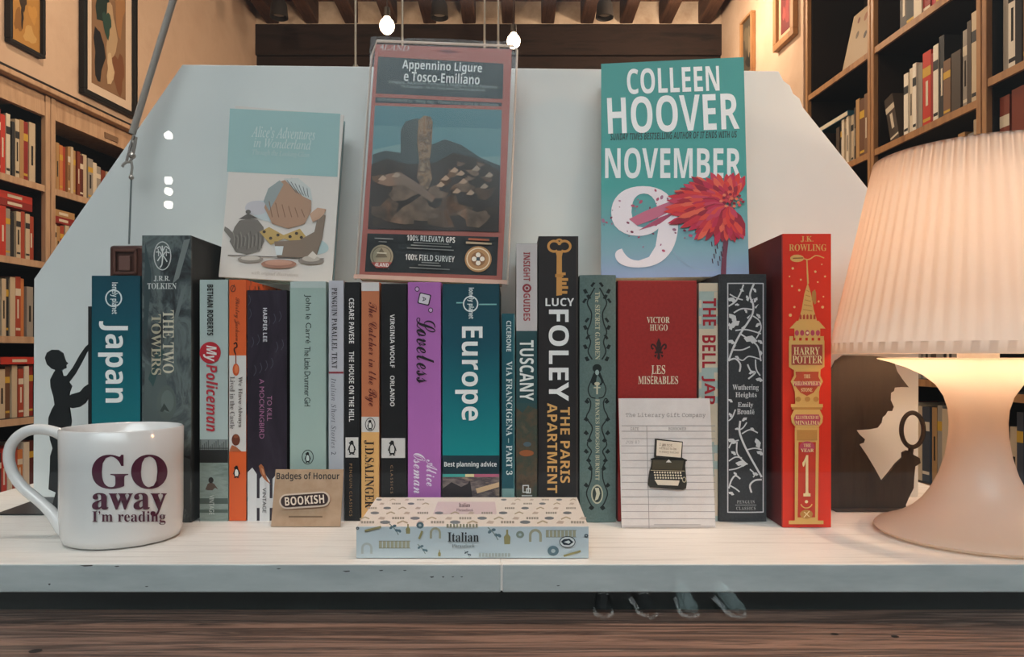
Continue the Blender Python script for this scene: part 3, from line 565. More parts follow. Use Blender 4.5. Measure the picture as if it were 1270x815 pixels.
f.text('HARPER LEE', 'bold', 326.5, 382, 331.5, 424, '#d8d6da', 1); f.text('TO KILL', 'sans', 331.5, 491, 337.5, 522, '#b07a9a', 1); f.text('A MOCKINGBIRD', 'sans', 322, 470, 328, 544, '#a86f92', 1); f.text('VINTAGE', 'sans', 325.8, 605, 330.5, 636, '#3a3a3e', 1)
for k in range(15):
    x = 309 + (k * 17) % 44; y = 366 + (k * 29) % 90; f.curve([(x, y), (x + 2, y + 7), (x - 1, y + 13)], .9, '#4b4854', 3)
done()
# pale aqua paperback
t, f, done = book('paperback_book', 'pale aqua paperback with black hand drawn sideways title and oval bird mark', 359.5, 404.5, 349, YC, .10, '#a3b8b0', '#a3b8b0', '#a3b8b0')
f.rect(360, 349, 404, 357, '#b9c6c2'); f.text('John le Carré', 'sans', 377.2, 365.5, 386, 426, '#26302e', 1, 0); f.text('The Little Drummer Girl', 'sans', 377.5, 430, 385, 504, '#26302e', 1, 0, .9)
f.ring(381.7, 567, 7.4, 9.2, 1, '#3c4644'); f.penguin(381.7, 567.2, 13, light='#c9d6d0'); f.rect(380, 583, 383.5, 585, '#3c4644'); done()
# thin lilac paperback
t, f, done = book('paperback_book', 'thin lilac grey paperback with a red line between its two titles', 407.5, 426.5, 348, YC, .10, '#bfbec6', '#b5b4bc', '#b5b4bc')
f.rect(407.7, 461, 426.3, 463.5, '#8e3340'); f.rect(407.7, 463.5, 426.3, 650, '#b9bbc2'); f.up(); f.text('PENGUIN PARALLEL TEXT', 'serif', 411.6, 357, 418.3, 457, '#26252a', 1, 0, 1.15); f.text('Italian Short Stories 2', 'italic', 411, 469, 417.5, 564, '#5d5d66', 1, 0, 1.2); done()
# black classics
BLK = mat('#19191b', .4)
t, f, done = book('paperback_book', 'thin black paperback with white band, between lilac and terracotta spines', 427.5, 446.5, 350, YC, .10, BLK, '#19191b', '#19191b')
f.rect(428.5, 542.5, 444.5, 567.5, '#d6d2cd'); f.up(); f.penguin(436.5, 555, 17, light='#d6d2cd'); f.text('CESARE PAVESE', 'bold', 433, 370, 439.3, 426, '#e4e1de', 1); f.text('THE HOUSE ON THE HILL', 'bold', 433, 436, 439.3, 523, '#e4e1de', 1); f.text('PENGUIN CLASSICS', 'sans', 433.6, 575, 437, 640, '#9a7a55', 1, 0, 1.3); done()
# terracotta and amber
t, f, done = book('paperback_book', 'terracotta and amber paperback with handwritten dark red title', 448, 470.5, 350, YC, .10, '#c47650', '#c47650', '#c47650')
f.rect(448.3, 350.3, 470.2, 361, '#d9d3d0'); f.rect(448.3, 517, 470.2, 536, '#d6d0ca'); f.rect(448.3, 536, 470.2, 652, '#e2ad6c'); f.up()
f.ring(459.2, 526.5, 6.4, 8.4, .9, '#3a3432'); f.penguin(459.2, 526.8, 12); f.text('The Catcher in the Rye', 'script', 452.8, 375, 467.5, 504, '#6a2a22', 1, 0); f.text('J.D.SALINGER', 'serif', 451.5, 546, 464, 630, '#2b211b', 1, 0); done()
t, f, done = book('paperback_book', 'black paperback with white band beside the purple spine', 472.5, 504.5, 352, YC, .10, BLK, '#19191b', '#19191b')
f.rect(473.2, 543.5, 502.5, 568, '#d0ccc8'); f.up(); f.penguin(486.5, 555.5, 18, light='#d0ccc8'); f.text('VIRGINIA WOOLF', 'bold', 484, 390, 489.5, 456, '#e2dfdc', 1); f.text('ORLANDO', 'bold', 484, 466, 489.5, 504, '#e2dfdc', 1); f.text('CLASSICS', 'sans', 484.5, 577, 487.5, 612, '#8f7355', 1, 0, 1.4); done()
# purple
t, f, done = book('paperback_book', 'bright purple paperback with black handwritten sideways title', 505.5, 547, 350, YC, .10, '#b069b2', '#a862aa', '#a862aa')
sq = [(-6.5, -7), (6.5, -7), (7.5, -6), (7.5, 6), (6.5, 7), (-6.5, 7), (-7.5, 6), (-7.5, -6)]
f.poly([(526.3 + x, 371 + y) for x, y in sq], '#241c28', .22, (526.3, 371)); f.up(); f.poly([(526.3 + x * .82, 371 + y * .82) for x, y in sq], '#d9d3da', .22, (526.3, 371)); f.up(); f.text('A', 'bold', 524, 368, 528.5, 374, '#5a5560', 1)
for x, y in ((517.5, 358.7), (534.2, 384.8)): f.ring(x, y, 3, 3.2, .9, '#2b2230', 16); f.ell(x, y, 2.1, 2.3, '#c9a6cc', 14)
f.text('Loveless', 'script', 516.5, 394, 540, 475, '#1e1722', 1, 0); f.text('Alice', 'script', 528.5, 570, 542.5, 603, '#ecdff0', 1); f.text('Oseman', 'script', 513, 562, 527.5, 612, '#ecdff0', 1); done()
# thick teal travel guide
TEAL2 = grad('teal_fade_thick', [(.0, '#12858a'), (.25, '#0f8d90'), (.5, '#13717a'), (.75, '#164f5e'), (1, '#17414e')])
t, f, done = book('travel_guide', 'thick teal travel guide with large white sideways lettering in the middle of the row', 548.5, 619.5, 352, YC, .105, TEAL2, '#143f4c', '#143f4c')
f.rect(548.8, 565, 619.2, 588, '#15323c'); f.rect(548.8, 591, 619.2, 650, noisy('dusk_print', ['#3a3338', '#8a7a74', '#4a4046', '#b59a86'], scale=(3, 1, 11), nscale=9)); f.up()
f.rect(548.8, 588, 577, 591.5, '#3fa39a'); f.rect(577, 588, 588, 591.5, '#e0d3a0'); f.rect(588, 588, 619.2, 591.5, '#b8607a')
f.poly([(549, 606), (560, 598), (572, 604), (580, 600), (583, 596), (586, 616), (549, 622)], '#2a2428'); f.poly([(590, 606), (619, 598), (619, 604), (592, 612)], '#d8b48e')
f.rect(566, 374.8, 574, 376.4, '#7fb8b4'); f.rect(594, 376.8, 616, 378.4, '#7fb8b4'); f.ring(583.7, 377, 9.6, 10, 1.6, '#dfe9e8'); f.up(); f.text('lonely planet', 'bold', 579.5, 357, 588, 395.5, '#e6eeed', 1, 0)
f.text('Europe', 'bold', 564.5, 405, 598.5, 521.5, '#eef0ee', 1, 0); f.text('Best planning advice', 'bold', 551, 572.5, 616, 580.5, '#e6e9e8', 0); done()
# slim dark teal
t, f, done = book('guide_book', 'slim dark teal guide, shorter than the thick teal one beside it', 622, 638.5, 389, YC, .10, '#15525e', '#13454f', '#13454f')
f.rect(622.3, 606, 638.2, 650, '#7da09d'); f.rect(637, 390, 638.2, 606, '#5f8d92'); f.up(); f.text('CICERONE', 'bold', 628, 398, 634, 436, '#cfdedd', 1); f.text('VIA FRANCIGENA – PART 3', 'serif', 627.8, 448, 635.6, 589, '#d6e3e1', 1, 0); done()
# guide with white upper half
t, f, done = book('guide_book', 'guide with white upper spine, red lettering and dark landscape below', 640, 666.5, 302, YC, .10, noisy('landscape_print', ['#2e2a22', '#5a4a38', '#3d463c', '#6b5a45'], scale=(5, 5, 5), nscale=9), '#5d6a68', '#5d6a68')
f.rect(640.3, 302.3, 666.2, 410.5, '#c4bebd'); f.rect(640.3, 410.5, 666.2, 500, '#24484c'); f.poly([(640.3, 500), (666.2, 500), (666.2, 508), (655, 503), (648, 512), (640.3, 506)], '#2d4a4a'); f.up()
f.text('INSIGHT', 'bold', 649.2, 313, 657.5, 349, '#9c4146', 1); f.ring(653.5, 357.5, 5.6, 5.4, 2.4, '#8e363c'); f.ell(653.5, 357.5, 1.8, 1.8, '#8e363c', 12); f.text('GUIDES', 'bold', 649.2, 364, 657.5, 398, '#9c4146', 1)
f.text('TUSCANY', 'bold', 644.5, 422, 662, 497, '#e4e8e4', 1); f.ell(653, 562, 9, 4, '#9a5a34', 16); f.ell(654, 551, 5, 3, '#51626a', 14); f.frame(648, 601.5, 656, 611, 1.3, '#dcdcd8'); f.frame(652.5, 605.5, 658.5, 612, 1.3, '#dcdcd8'); f.rect(647, 614, 660, 615.6, '#bdbdb8'); done()
# black thriller with key
t, f, done = book('paperback_book', 'tall black paperback with gold key and large white sideways lettering', 667.5, 717.5, 293, YC, .105, '#221e1f', '#1d191a', '#1d191a')
GD = '#cf9550'
f.ring(687.2, 305.5, 8.6, 8, 3, GD, 22, 55, 345); f.ring(700.2, 305.5, 8.6, 8, 3, GD, 22, 195, 485); f.ring(693.6, 300.5, 5, 4.6, 2.4, GD, 18, 180, 360); f.up()
f.poly([(689, 311), (698.5, 311), (696.8, 318), (697, 366), (690, 367), (690.4, 318)], GD); f.rect(688.6, 340, 698.6, 344, '#c08743')
for y, w in ((338, 5), (345, 8), (350, 6), (355, 8), (361, 7)): f.rect(696.5, y, 696.5 + w, y + 3.4, GD)
f.text('LUCY', 'bold', 676.5, 369.8, 712, 379.8, '#eeecea', 0); f.text('FOLEY', 'bold', 680.5, 384, 705.5, 497.5, '#f0eeec', 1, 0); f.text('THE PARIS', 'bold', 694.8, 505, 706.8, 599, '#dca866', 1); f.text('APARTMENT', 'bold', 678.8, 500, 691, 611.5, '#dca866', 1)
f.rect(714.5, 294, 716.5, 650, '#3b302b'); done()
# green clothbound volume with vines
CLOTH = noisy('sage_cloth', ['#5a6d69', '#687b76'], scale=(300, 300, 300), nscale=2, rough=.8)
t, f, done = book('hardback_book', 'sage green hardback with black vine ornament and cream sideways title', 719, 764.5, 341, YB, .108, CLOTH, '#4f605d', '#4f605d', hard=True, bulge=.0022)
VN = '#16201f'; cx = 740.5
for sgn in (-1, 1):
    X = lambda d: cx + sgn * d
    f.curve([(X(3), 357), (X(8), 366), (X(12), 376), (X(7), 388), (X(8), 400), (X(12), 412), (X(8), 424), (X(11), 436), (X(6), 446)], [1.6] * 60, VN)
    for y, d, q in ((353, 5, -1), (361, 14, 1), (373, 15, -1), (368, 10, 1), (397, 12, -1), (406, 14, 1), (418, 11, -1), (430, 14, 1), (445, 12, 1)):
        f.poly([(X(d - 3), y + 2 * q), (X(d), y - 3), (X(d + 3.4), y - 1.5 * q), (X(d + 1), y + 3.4)], VN)
    f.curve([(X(14), 498), (X(11), 494), (X(8), 499), (X(9), 508), (X(13), 518), (X(6), 530), (X(9), 542), (X(12), 552), (X(7), 560), (X(11), 570), (X(7), 580), (X(7), 592), (X(9), 600), (X(13), 612), (X(9), 624), (X(4), 630)], 1.5, VN)
    for y, d in ((498, 12), (520, 13), (537, 13), (546, 9), (560, 13), (571, 10), (581, 8), (602, 13), (630, 7)):
        f.poly([(X(d - 3), y + 1), (X(d + .5), y - 3.4), (X(d + 3.6), y + .5), (X(d), y + 3)], VN)
    f.curve([(X(4), 464), (X(8), 474), (X(11), 483), (X(8), 492), (X(2), 494)], 1.4, VN)
f.ell(cx, 457, 5.6, 5.4, VN, 18); f.poly([(cx - 4, 462), (cx + 4, 462), (cx + 8, 474), (cx + 5, 478), (cx - 5, 478), (cx - 8, 474)], VN); f.up(); f.ell(cx, 462, 2.4, 3.4, '#9fb0ab', 14); f.ell(cx, 476, 3.4, 2.2, '#c9c3a8', 14); f.rect(cx - 1, 477, cx + 1, 489, '#c9c3a8'); f.rect(cx - 4, 480, cx + 4, 481.5, '#c9c3a8')
f.text('The SECRET GARDEN', 'serif', 738, 362, 744, 446, '#c5c2a6', 1, 0); f.text('FRANCES HODGSON BURNETT', 'serif', 738.4, 495, 743.4, 596, '#c5c2a6', 1, 0)
f.ell(cx, 613, 7.4, 12, '#bfbda2', 24); f.up(); f.ell(cx, 613, 5.8, 10, '#3a4541', 22); f.up(); f.poly([(cx - 3, 605), (cx + 2, 605), (cx + 3.6, 612), (cx + 1, 619), (cx - 3, 621), (cx - 1, 612)], '#d3cdb2'); done()
# big red volume
RED = noisy('red_cloth', ['#96231f', '#a42a24'], scale=(200, 200, 200), nscale=2, rough=.55)
t, f, done = book('hardback_book', 'very thick red hardback with cream centred title behind the ruled card', 766, 864.5, 348, YB + .003, .105, RED, '#7c1c1c', '#7c1c1c', hard=True)
CR = '#e6d3b6'
f.text('VICTOR', 'serif', 802, 393, 830.5, 400.8, CR, 0, 0); f.text('HUGO', 'serif', 806, 402.5, 828, 410.3, CR, 0, 0); f.text('LES', 'serif', 808, 453, 825, 464, CR); f.text('MISÉRABLES', 'serif', 791.5, 464, 841, 476.5, CR)
FL = '#3a1a17'; f.poly([(817, 419), (820, 426), (819, 436), (817, 440), (815, 436), (814, 426)], FL); f.rect(812, 436, 822, 438.6, FL); f.poly([(815.6, 439), (818.4, 439), (819, 444), (817, 447), (815, 444)], FL)
for s in (-1, 1): f.curve([(817 + s * 2, 436), (817 + s * 4, 430), (817 + s * 8, 427), (817 + s * 9, 431), (817 + s * 6.5, 433)], 2.2, FL); f.poly([(817 + s * 2, 439), (817 + s * 6, 441), (817 + s * 4, 444)], FL)
done()
# chequered paperback
t, f, done = book('paperback_book', 'narrow cream and pale teal paperback with red sideways lettering', 866.5, 890.5, 351, YC, .10, '#a9b7b0', '#c9bda9', '#c9bda9')
for y0, y1 in ((351.3, 361.5), (408, 456), (500, 548), (592, 640)): f.rect(866.8, y0, 890.2, y1, '#d6c4aa')
for i in range(14): f.rect(885.5, 362 + i * 20, 890.2, 372 + i * 20, '#d6c4aa'); f.rect(866.8, 372 + i * 20, 870, 382 + i * 20, '#d6c4aa')
f.up(); RD = '#a3202b'; f.text('THE', 'bold', 871.5, 370, 888, 404, RD, 1, 0); f.text('BELL', 'bold', 870.8, 416, 887.5, 456.5, RD, 1, 0); f.text('JAR', 'bold', 870, 466.5, 886.8, 503, RD, 1, 0); done()
# charcoal clothbound with white briar
CHAR = noisy('charcoal_cloth', ['#2f3032', '#3b3c3e'], scale=(300, 300, 300), nscale=2, rough=.75)
t, f, done = book('hardback_book', 'charcoal hardback with white briar branches inside a white border', 892, 951.5, 340, .624, .108, CHAR, '#2b2c2e', '#2b2c2e', hard=True, bulge=.0015)
W_ = '#d3d0cf'
for a, b in (((902.5, 351.5), (947.2, 351.5)), ((902.5, 635.5), (947.2, 635.5))): f.line([(a[0] + (b[0] - a[0]) * i / 8, a[1]) for i in range(9)], 1.3, W_)
f.line([(902.8, 351), (902.8, 636)], 1.3, W_); f.line([(947, 351), (947, 636)], 1.3, W_); f.up()
def leaf(x, y, r, a):
    f.poly([(x + r * k * math.cos(a) - r * w * math.sin(a), y + r * k * math.sin(a) + r * w * math.cos(a)) for k, w in ((-1, 0), (-.5, .45), (0, .3), (.35, .55), (1, .05), (.5, -.3), (.1, -.55), (-.45, -.35))], W_)
f.curve([(903.5, 448), (910, 430), (918, 414), (926, 402), (933, 390), (934, 378), (930, 366), (935, 352)], 2.4, W_); f.curve([(903.5, 380), (912, 374), (918, 364), (922, 353)], 1.9, W_); f.curve([(905, 365), (914, 370), (921, 372)], 1.5, W_)
f.curve([(910, 388), (920, 383), (933, 384)], 1.8, W_); f.curve([(934, 392), (942, 398), (944, 408), (938, 420)], 1.6, W_); f.curve([(912, 410), (926, 409), (944, 414)], 1.7, W_); f.curve([(918, 414), (930, 422), (940, 430), (944, 448)], 1.8, W_); f.curve([(908, 434), (920, 434), (930, 430)], 1.6, W_)
f.curve([(914, 444), (921, 447), (929, 442), (944, 446)], 1.5, W_); f.curve([(904, 447), (912, 445), (918, 452), (917, 461)], 2.1, W_); f.curve([(927, 452), (931, 460), (937, 462), (928, 470)], 1.9, W_); f.curve([(937, 446), (938, 458), (943, 466)], 1.7, W_)
for x, y, r, a in ((908, 372, 6, .3), (909, 394, 7, .8), (911, 402, 7.5, -.6), (906, 405, 5, 1.2), (907, 424, 5, .3), (931, 421, 9, .2), (927, 370, 4, 1.3), (937, 372, 4, -1), (941, 392, 4, .8), (940, 403, 4, -.7), (914, 378, 3, 0), (925, 386, 3, 1), (943, 424, 4, .6), (932, 462, 4, -.4), (942, 471, 5, .2), (914, 443, 3, .4), (936, 360, 3.4, .9), (944, 438, 3.4, 1.5), (920, 360, 3, .5)): leaf(x, y, r, a)
for x, y in ((926, 394), (919, 407), (912, 422), (936, 381), (908, 432), (940, 412), (930, 374)): f.poly([(x, y), (x + 5, y - 4), (x + 1.5, y + 2)], W_)
for body, y0, y1, x0, x1 in (('Wuthering', 477, 485.5, 908.5, 941), ('Heights', 486.5, 494.5, 912, 938.5), ('Emily', 499, 506.5, 915, 934), ('Brontë', 507, 514, 914, 935.5)): f.text(body, 'serif', x0, y0, x1, y1, W_)
f.curve([(918, 522), (917, 535), (922, 550), (930, 566), (938, 580), (945, 592)], 2.4, W_); f.curve([(914, 548), (914, 562), (922, 572), (927, 576)], 1.7, W_); f.curve([(920, 538), (930, 533), (940, 537)], 1.6, W_); f.curve([(926, 524), (922, 530), (918, 533)], 1.6, W_)
f.curve([(904, 556), (908, 549), (916, 546)], 1.7, W_); f.curve([(926, 558), (936, 556), (945, 558)], 1.6, W_); f.curve([(904, 572), (912, 567), (920, 568)], 1.6, W_); f.curve([(904, 606), (907, 596), (912, 590), (918, 594)], 2, W_); f.curve([(905, 602), (912, 606), (917, 610)], 1.7, W_); f.curve([(932, 611), (930, 602), (936, 596), (945, 595)], 2.2, W_); f.curve([(930, 582), (936, 588), (934, 592)], 1.5, W_); f.curve([(904, 583), (914, 581), (924, 576)], 1.5, W_)
for x, y, r, a in ((923, 520, 4, -.6), (908, 547, 6, .4), (940, 550, 7, 1.2), (943, 562, 5, .4), (919, 575, 7, .1), (910, 562, 4, .6), (907, 612, 4, .4), (937, 588, 4, .2), (906, 497, 3.4, .6), (906, 515, 3.6, 1), (933, 532, 3, .4), (912, 588, 3.4, .9), (914, 532, 3, 0)): leaf(x, y, r, a)
f.curve([(903.5, 522), (908, 518), (912, 508)], 1.6, W_)
f.text('PENGUIN', 'serif', 914, 620.5, 936, 624.5, '#a8a6a6', 0, 0, 1.3); f.line([(912, 626.5), (938, 626.5)], .7, '#a8a6a6'); f.text('CLASSICS', 'serif', 913, 628.5, 937, 632.5, '#a8a6a6', 0, 0, 1.3); done()
# tall scarlet hardback with a gold tower
SC_ = mat('#d9341f', .38)
t, f, done = book('hardback_book', 'tall scarlet hardback with a gold tower on its spine at the right end', 970.5, 1031, 290, .604, .118, SC_, '#b3271c', noisy('dark_red_cloth', ['#661717', '#741c1b'], nscale=40, rough=.6), hard=True)
G = '#d9a95f'; G2_ = '#b98342'; PK = '#b8475a'; DR = '#b5482c'
f.text('J.K.', 'serif', 993, 293, 1008.5, 300.5, G, 0, 0); f.text('ROWLING', 'serif', 978.5, 303, 1025, 311.3, G, 0, 0)
f.ell(988.5, 320.5, 8.6, 4.6, G, 22); f.curve([(990, 318), (1002, 322), (1012, 317), (1022, 320)], 1.3, G); f.line([(1000.6, 322), (1002, 352)], [1.4, 2.2], G); f.up(); f.line([(983, 320.5), (996, 320)], 1.3, '#8f5a2c')
for x, y, r in ((983, 333, 1.6), (1011, 337, 1.5), (993, 347, 1.2), (1023, 343, 1.3), (982, 355, 1.3), (991, 360, 1.5), (985, 381, 1.4), (980, 391, 2), (1015, 374, 1.3), (1020, 381, 1.8), (1014, 350, 1), (1021, 368, 1), (979, 343, 1), (1019, 328, .9)): f.ell(x, y, r, r, '#e8b878', 10)
f.poly([(1001.5, 351), (1005.5, 364), (1009, 384), (1013, 398), (990, 398), (994, 384), (997.5, 364)], G); f.poly([(1006.5, 372), (1007, 362), (1010.5, 359), (1012, 364), (1012, 376), (1010, 378)], G2_)
f.poly([(988, 398), (1015, 398), (1023.5, 407.5), (979, 407.5)], G); f.rect(985, 407.5, 1017, 419, G); f.up()
for y in (360, 366, 372, 378, 384): f.line([(1001.5 - (y - 350) * .17, y), (1001.5 + (y - 350) * .17, y + 2)], 1, G2_)
for x in (992.5, 996.8, 1001.1, 1005.4, 1009.7): f.poly([(x - 1.3, 396), (x - 1.3, 391.5), (x, 389.6), (x + 1.3, 391.5), (x + 1.3, 396)], DR)
for x in (988, 994.5, 1001, 1007.5, 1014): f.ell(x, 413, 2.6, 3.6, PK, 12)
f.up(); f.ell(1001, 413, 1.6, 1.6, '#f2d9a4', 10)
for x in (978.5, 986, 993.8, 1001.5, 1009.2, 1016.8): f.rect(x, 417, x + 4.6, 424, G)
f.poly([(978, 422.5), (1022, 422.5), (1022, 455), (1017, 458.5), (983, 458.5), (978, 455)], G); f.up(); f.poly([(981, 427.5), (1019.5, 427.5), (1019.5, 452.5), (981, 452.5)], '#a84438'); f.up()
f.text('HARRY', 'serif', 983.5, 430.5, 1016, 439.7, '#eccf97'); f.text('POTTER', 'serif', 982, 441, 1019, 450.8, '#eccf97')
f.poly([(984, 458), (1017, 458), (1016.5, 466), (1020, 473), (1016.5, 480), (1015, 486), (1015, 501), (985.5, 501), (985, 486), (983, 480), (980, 473), (984, 466)], G); f.up(); f.poly([(986, 461), (1014.5, 461), (1014, 467), (1017, 473), (1013, 480), (1008, 487), (1000, 491), (992, 487), (986.5, 480), (983, 473), (986.5, 467)], DR); f.up()
f.rect(984, 473, 1016, 479, PK); f.text('THE', 'serif', 996, 464.5, 1004, 469, '#eccf97'); f.text("PHILOSOPHER'S", 'serif', 982.5, 472.5, 1017, 478, '#eccf97', 0, 0); f.text('STONE', 'serif', 992.5, 481, 1006.5, 486, '#eccf97', 0, 0)
for x in (989, 1000.5, 1011): f.ell(x, 495, 3.4, 3.2, G2_, 14)
f.rect(980, 501, 1019.5, 505, G); f.rect(981, 505, 1018.5, 508, G2_); f.poly([(984, 508), (1015.5, 508), (1019.5, 516), (1019, 524), (1014, 530), (986, 530), (981, 524), (980, 516)], G); f.up()
f.poly([(985.5, 514), (1014.5, 514), (1016.5, 519), (1014.5, 527), (985.5, 527), (983.5, 519)], PK); f.up(); f.text('ILLUSTRATED BY', 'serif', 985.5, 515.5, 1014.5, 519.5, '#eccf97', 0, 0); f.text('MINALIMA', 'serif', 985, 521.5, 1015, 526.5, '#eccf97', 0, 0)
f.poly([(984.5, 530), (1014.5, 530), (1013, 645), (984.5, 645)], G); f.rect(977, 645, 1020, 649.5, G); f.up(); f.poly([(989, 548), (1010.5, 548), (1009.5, 641), (988, 641)], '#c23a26'); f.rect(987, 533, 1012, 546, G2_); f.up()
f.ell(999.5, 554, 9.5, 7, PK, 20); f.up(); f.text('YEAR', 'serif', 991.5, 556, 1007.5, 560, '#eccf97', 0, 0); f.text('THE', 'serif', 995, 550, 1004, 554, '#eccf97', 0, 0)
f.text('1', 'serif', 993.5, 564, 1003.5, 615, '#ecd09a', 0, 0); f.ell(998.5, 621.5, 2, 2, '#ecd09a', 12); f.ring(998.5, 622, 8, 8, 1.4, G, 18, 20, 160); f.ell(998.5, 637, 8, 5.5, G2_, 18); f.up(); f.line([(995, 641), (1002, 633)], 1.2, '#ecd09a'); f.line([(995.5, 634), (1002, 640)], 1, '#ecd09a'); done()

# brown carved plaque on a cord, behind the teal guide
yq = .705; c0 = at(135, 304, yq); c1 = at(178, 304, yq); zt = c0.z
t = thing('hanging_plaque', ((c0.x + c1.x) / 2, yq, zt - .05), 'small dark brown carved plaque hanging on a cord behind the teal guide', 'plaque')
BRN = noisy('glossy_brown', ['#3a2119', '#54322a'], nscale=60, rough=.3)
mb = MB(); mb.box(c0.x, c1.x, yq, yq + .012, zt - .085, zt, BRN); mb.build('tablet', t, bevel=.003)
mb = MB(); p = at(141, 309, yq); q = at(171, 341, yq)
for a, b, c_, d in ((p.x, q.x, p.z - .003, p.z), (p.x, q.x, q.z, q.z + .003), (p.x, p.x + .003, q.z, p.z), (q.x - .003, q.x, q.z, p.z)): mb.box(a, b, yq - .0025, yq - .0001, c_, d, '#5a372d')
r0, r1 = at(149, 318, yq), at(163, 336, yq); mb.box(r0.x, r1.x, yq - .003, yq - .0001, r1.z, r0.z, '#6a4a42'); mb.build('raised_border', t, bevel=.0008)
# the cord that carries it: slanting grey rod, snap hook and line
P1, P2, P3 = at(164, 166, yq + .006), at(224, -30, yq + .006), at(163, 206, yq + .006); bot = at(160, 303.4, yq + .006)
t = thing('hanging_line', (bot.x, bot.y, bot.z + .002), 'slanting grey rod with a metal snap hook and a thin straight line below it', 'hanger')
steel = mat('#b4aca4', .3, metal=.7)
top = P1 + (P2 - P1) * 7.4
mb = MB(); mb.tube([P1, top], .0032, mat('#a39a92', .4), 12); mb.build('rod', t)
mb = MB(); k = lambda x, y: at(x, y, yq + .004)
mb.tube([k(166, 168), k(163, 178), k(159, 192), k(157, 200)], .0013, steel, 8); mb.tube([k(169, 170), k(167, 182), k(164, 196), k(161, 201), k(157, 201), k(153, 204), k(151.5, 207)], .0014, steel, 8)
mb.tube([k(163, 200), k(164, 208), k(163, 214), k(162, 221)], .0012, steel, 8); mb.sphere(k(164, 193), .0032, steel, 8); mb.sphere(k(163, 220), .0024, steel, 8); mb.tube([k(164, 172), k(166, 180), k(163, 188)], .0011, steel, 8); mb.build('snap_hook', t)
mb = MB(); mb.tube([k(163, 220), bot + Vector((0, 0, .0004))], .0009, '#6d7473', 8); mb.build('line', t)

# ---------------------------------------------------------------- three books shown face out on top of the row
class Lean:
    """A book standing on the row, tilted back: u right, v up the cover, w out of the cover towards the glass."""
    def __init__(s, px, py, Y, yaw, lean, roll):
        s.O = at(px, py, Y)
        s.M = Matrix.Translation(s.O) @ Matrix.Rotation(yaw, 4, 'Z') @ Matrix.Rotation(-lean, 4, 'X') @ Matrix.Rotation(roll, 4, 'Y')
        R3 = s.M.to_3x3(); s.U, s.W, s.V = R3 @ Vector((1, 0, 0)), R3 @ Vector((0, 1, 0)), R3 @ Vector((0, 0, 1))
    def p(s, u, v, w=0): return s.O + s.U * u + s.V * v + s.W * w
    def box(s, mb, u0, u1, v0, v1, w0, w1, m): mb.obox(s.p(u0, v0, w0), s.U * (u1 - u0), s.W * (w1 - w0), s.V * (v1 - v0), m)
    def uv(s, px, py):
        d = ray(px, py); n = -s.W; t = (s.O - CAM).dot(n) / d.dot(n); q = CAM + d * t - s.O; return q.dot(s.U), q.dot(s.V)
def cover_book(name, label, L, u0, u1, h, th, front, spine, back, hard, group='books shown face out above the row'):
    t = thing(name, L.O, label, 'book', group, L.M)
    c = .0026 if hard else .0007; ins = .003 if hard else .0004
    mb = MB(); L.box(mb, u0, u1, 0, h, 0, c, front); fc = Face(mb, L.O, -L.W, base=.0001)
    m = MB(); L.box(m, u0, u0 + c, 0, h, c + .0001, th - c - .0001, spine); m.build('spine', t, bevel=.0004)
    m = MB(); L.box(m, u0, u1, 0, h, th - c, th, back); m.build('back_cover', t, bevel=.0004)
    m = MB(); L.box(m, u0 + c + .0001, u1 - ins, ins, h - ins, c + .0001, th - c - .0001, PAPER); m.build('page_block', t)
    return t, fc, lambda: mb.build('front_cover', t, bevel=.0005)
rad = math.radians
# pale blue and cream classic: the drawing on it is a plain tea-table still life
L = Lean(346, 347.5, .672, rad(7), rad(9), rad(2.8)); ul, _ = L.uv(281, 240); ur, _ = L.uv(419.5, 240); _, vt = L.uv(353, 136.5)
t, f, done = cover_book('hardback_book', 'small pale blue and cream hardback with a tinted drawing, face out on the left', L, ul, ur, vt, .015, '#d3cbc4', '#3f4547', '#93aaab', True)
f.roll = rad(2.9)
f.poly([L_ for L_ in ((285.2, 134.6), (422.2, 141.2), (418.6, 219.5), (281.5, 213))], '#93b4b3'); f.up()
f.text('Alice’s Adventures', 'italic', 312, 158, 391, 172, '#c9d4cf', 0, 0); f.text('in Wonderland', 'italic', 315, 172.5, 386, 184.5, '#c4d0cb', 0, 0); f.text('Through the Looking-Glass', 'italic', 313, 187, 384, 195.5, '#b3c4c0'); f.text('with original illustrations', 'italic', 312, 337.5, 370, 343, '#a89c90')
f.ell(330, 262, 22, 12, '#b9c2c4', 22, .3); f.ell(388, 305, 20, 10, '#a9bcbd', 20, .2); f.ell(318, 258, 14, 9, '#bcb8bd', 20); f.up()
# still life: a big spouted pot, a loaf under a striped cloth, saucers
f.poly([(291, 282), (297, 274), (308, 271), (320, 273), (327, 282), (328, 300), (322, 312), (306, 316), (292, 312), (285, 300)], '#6f6861'); f.poly([(286, 296), (278, 286), (279, 281), (284, 284), (291, 291)], '#6f6861'); f.poly([(296, 272), (308, 265), (320, 271)], '#57514b')
f.ell(308, 263, 3.4, 2.6, '#57514b', 12); f.up()
for k in range(16): f.curve([(289 + k * 2.4, 287 + (k * 7) % 9), (291 + k * 2.3, 296), (290 + k * 2.3, 305 + (k * 5) % 6)], .8, '#4a443f' if k % 2 else '#8f877e', 3)
f.poly([(328, 258), (334, 238), (346, 226), (362, 221), (378, 228), (386, 244), (386, 262), (378, 278), (358, 284), (338, 278)], '#a7846c'); f.poly([(327, 250), (333, 234), (347, 224), (352, 229), (343, 246), (334, 262)], '#8b9494'); f.poly([(352, 222), (370, 221), (385, 234), (388, 250), (376, 244), (364, 234)], '#bfc3c0'); f.up()
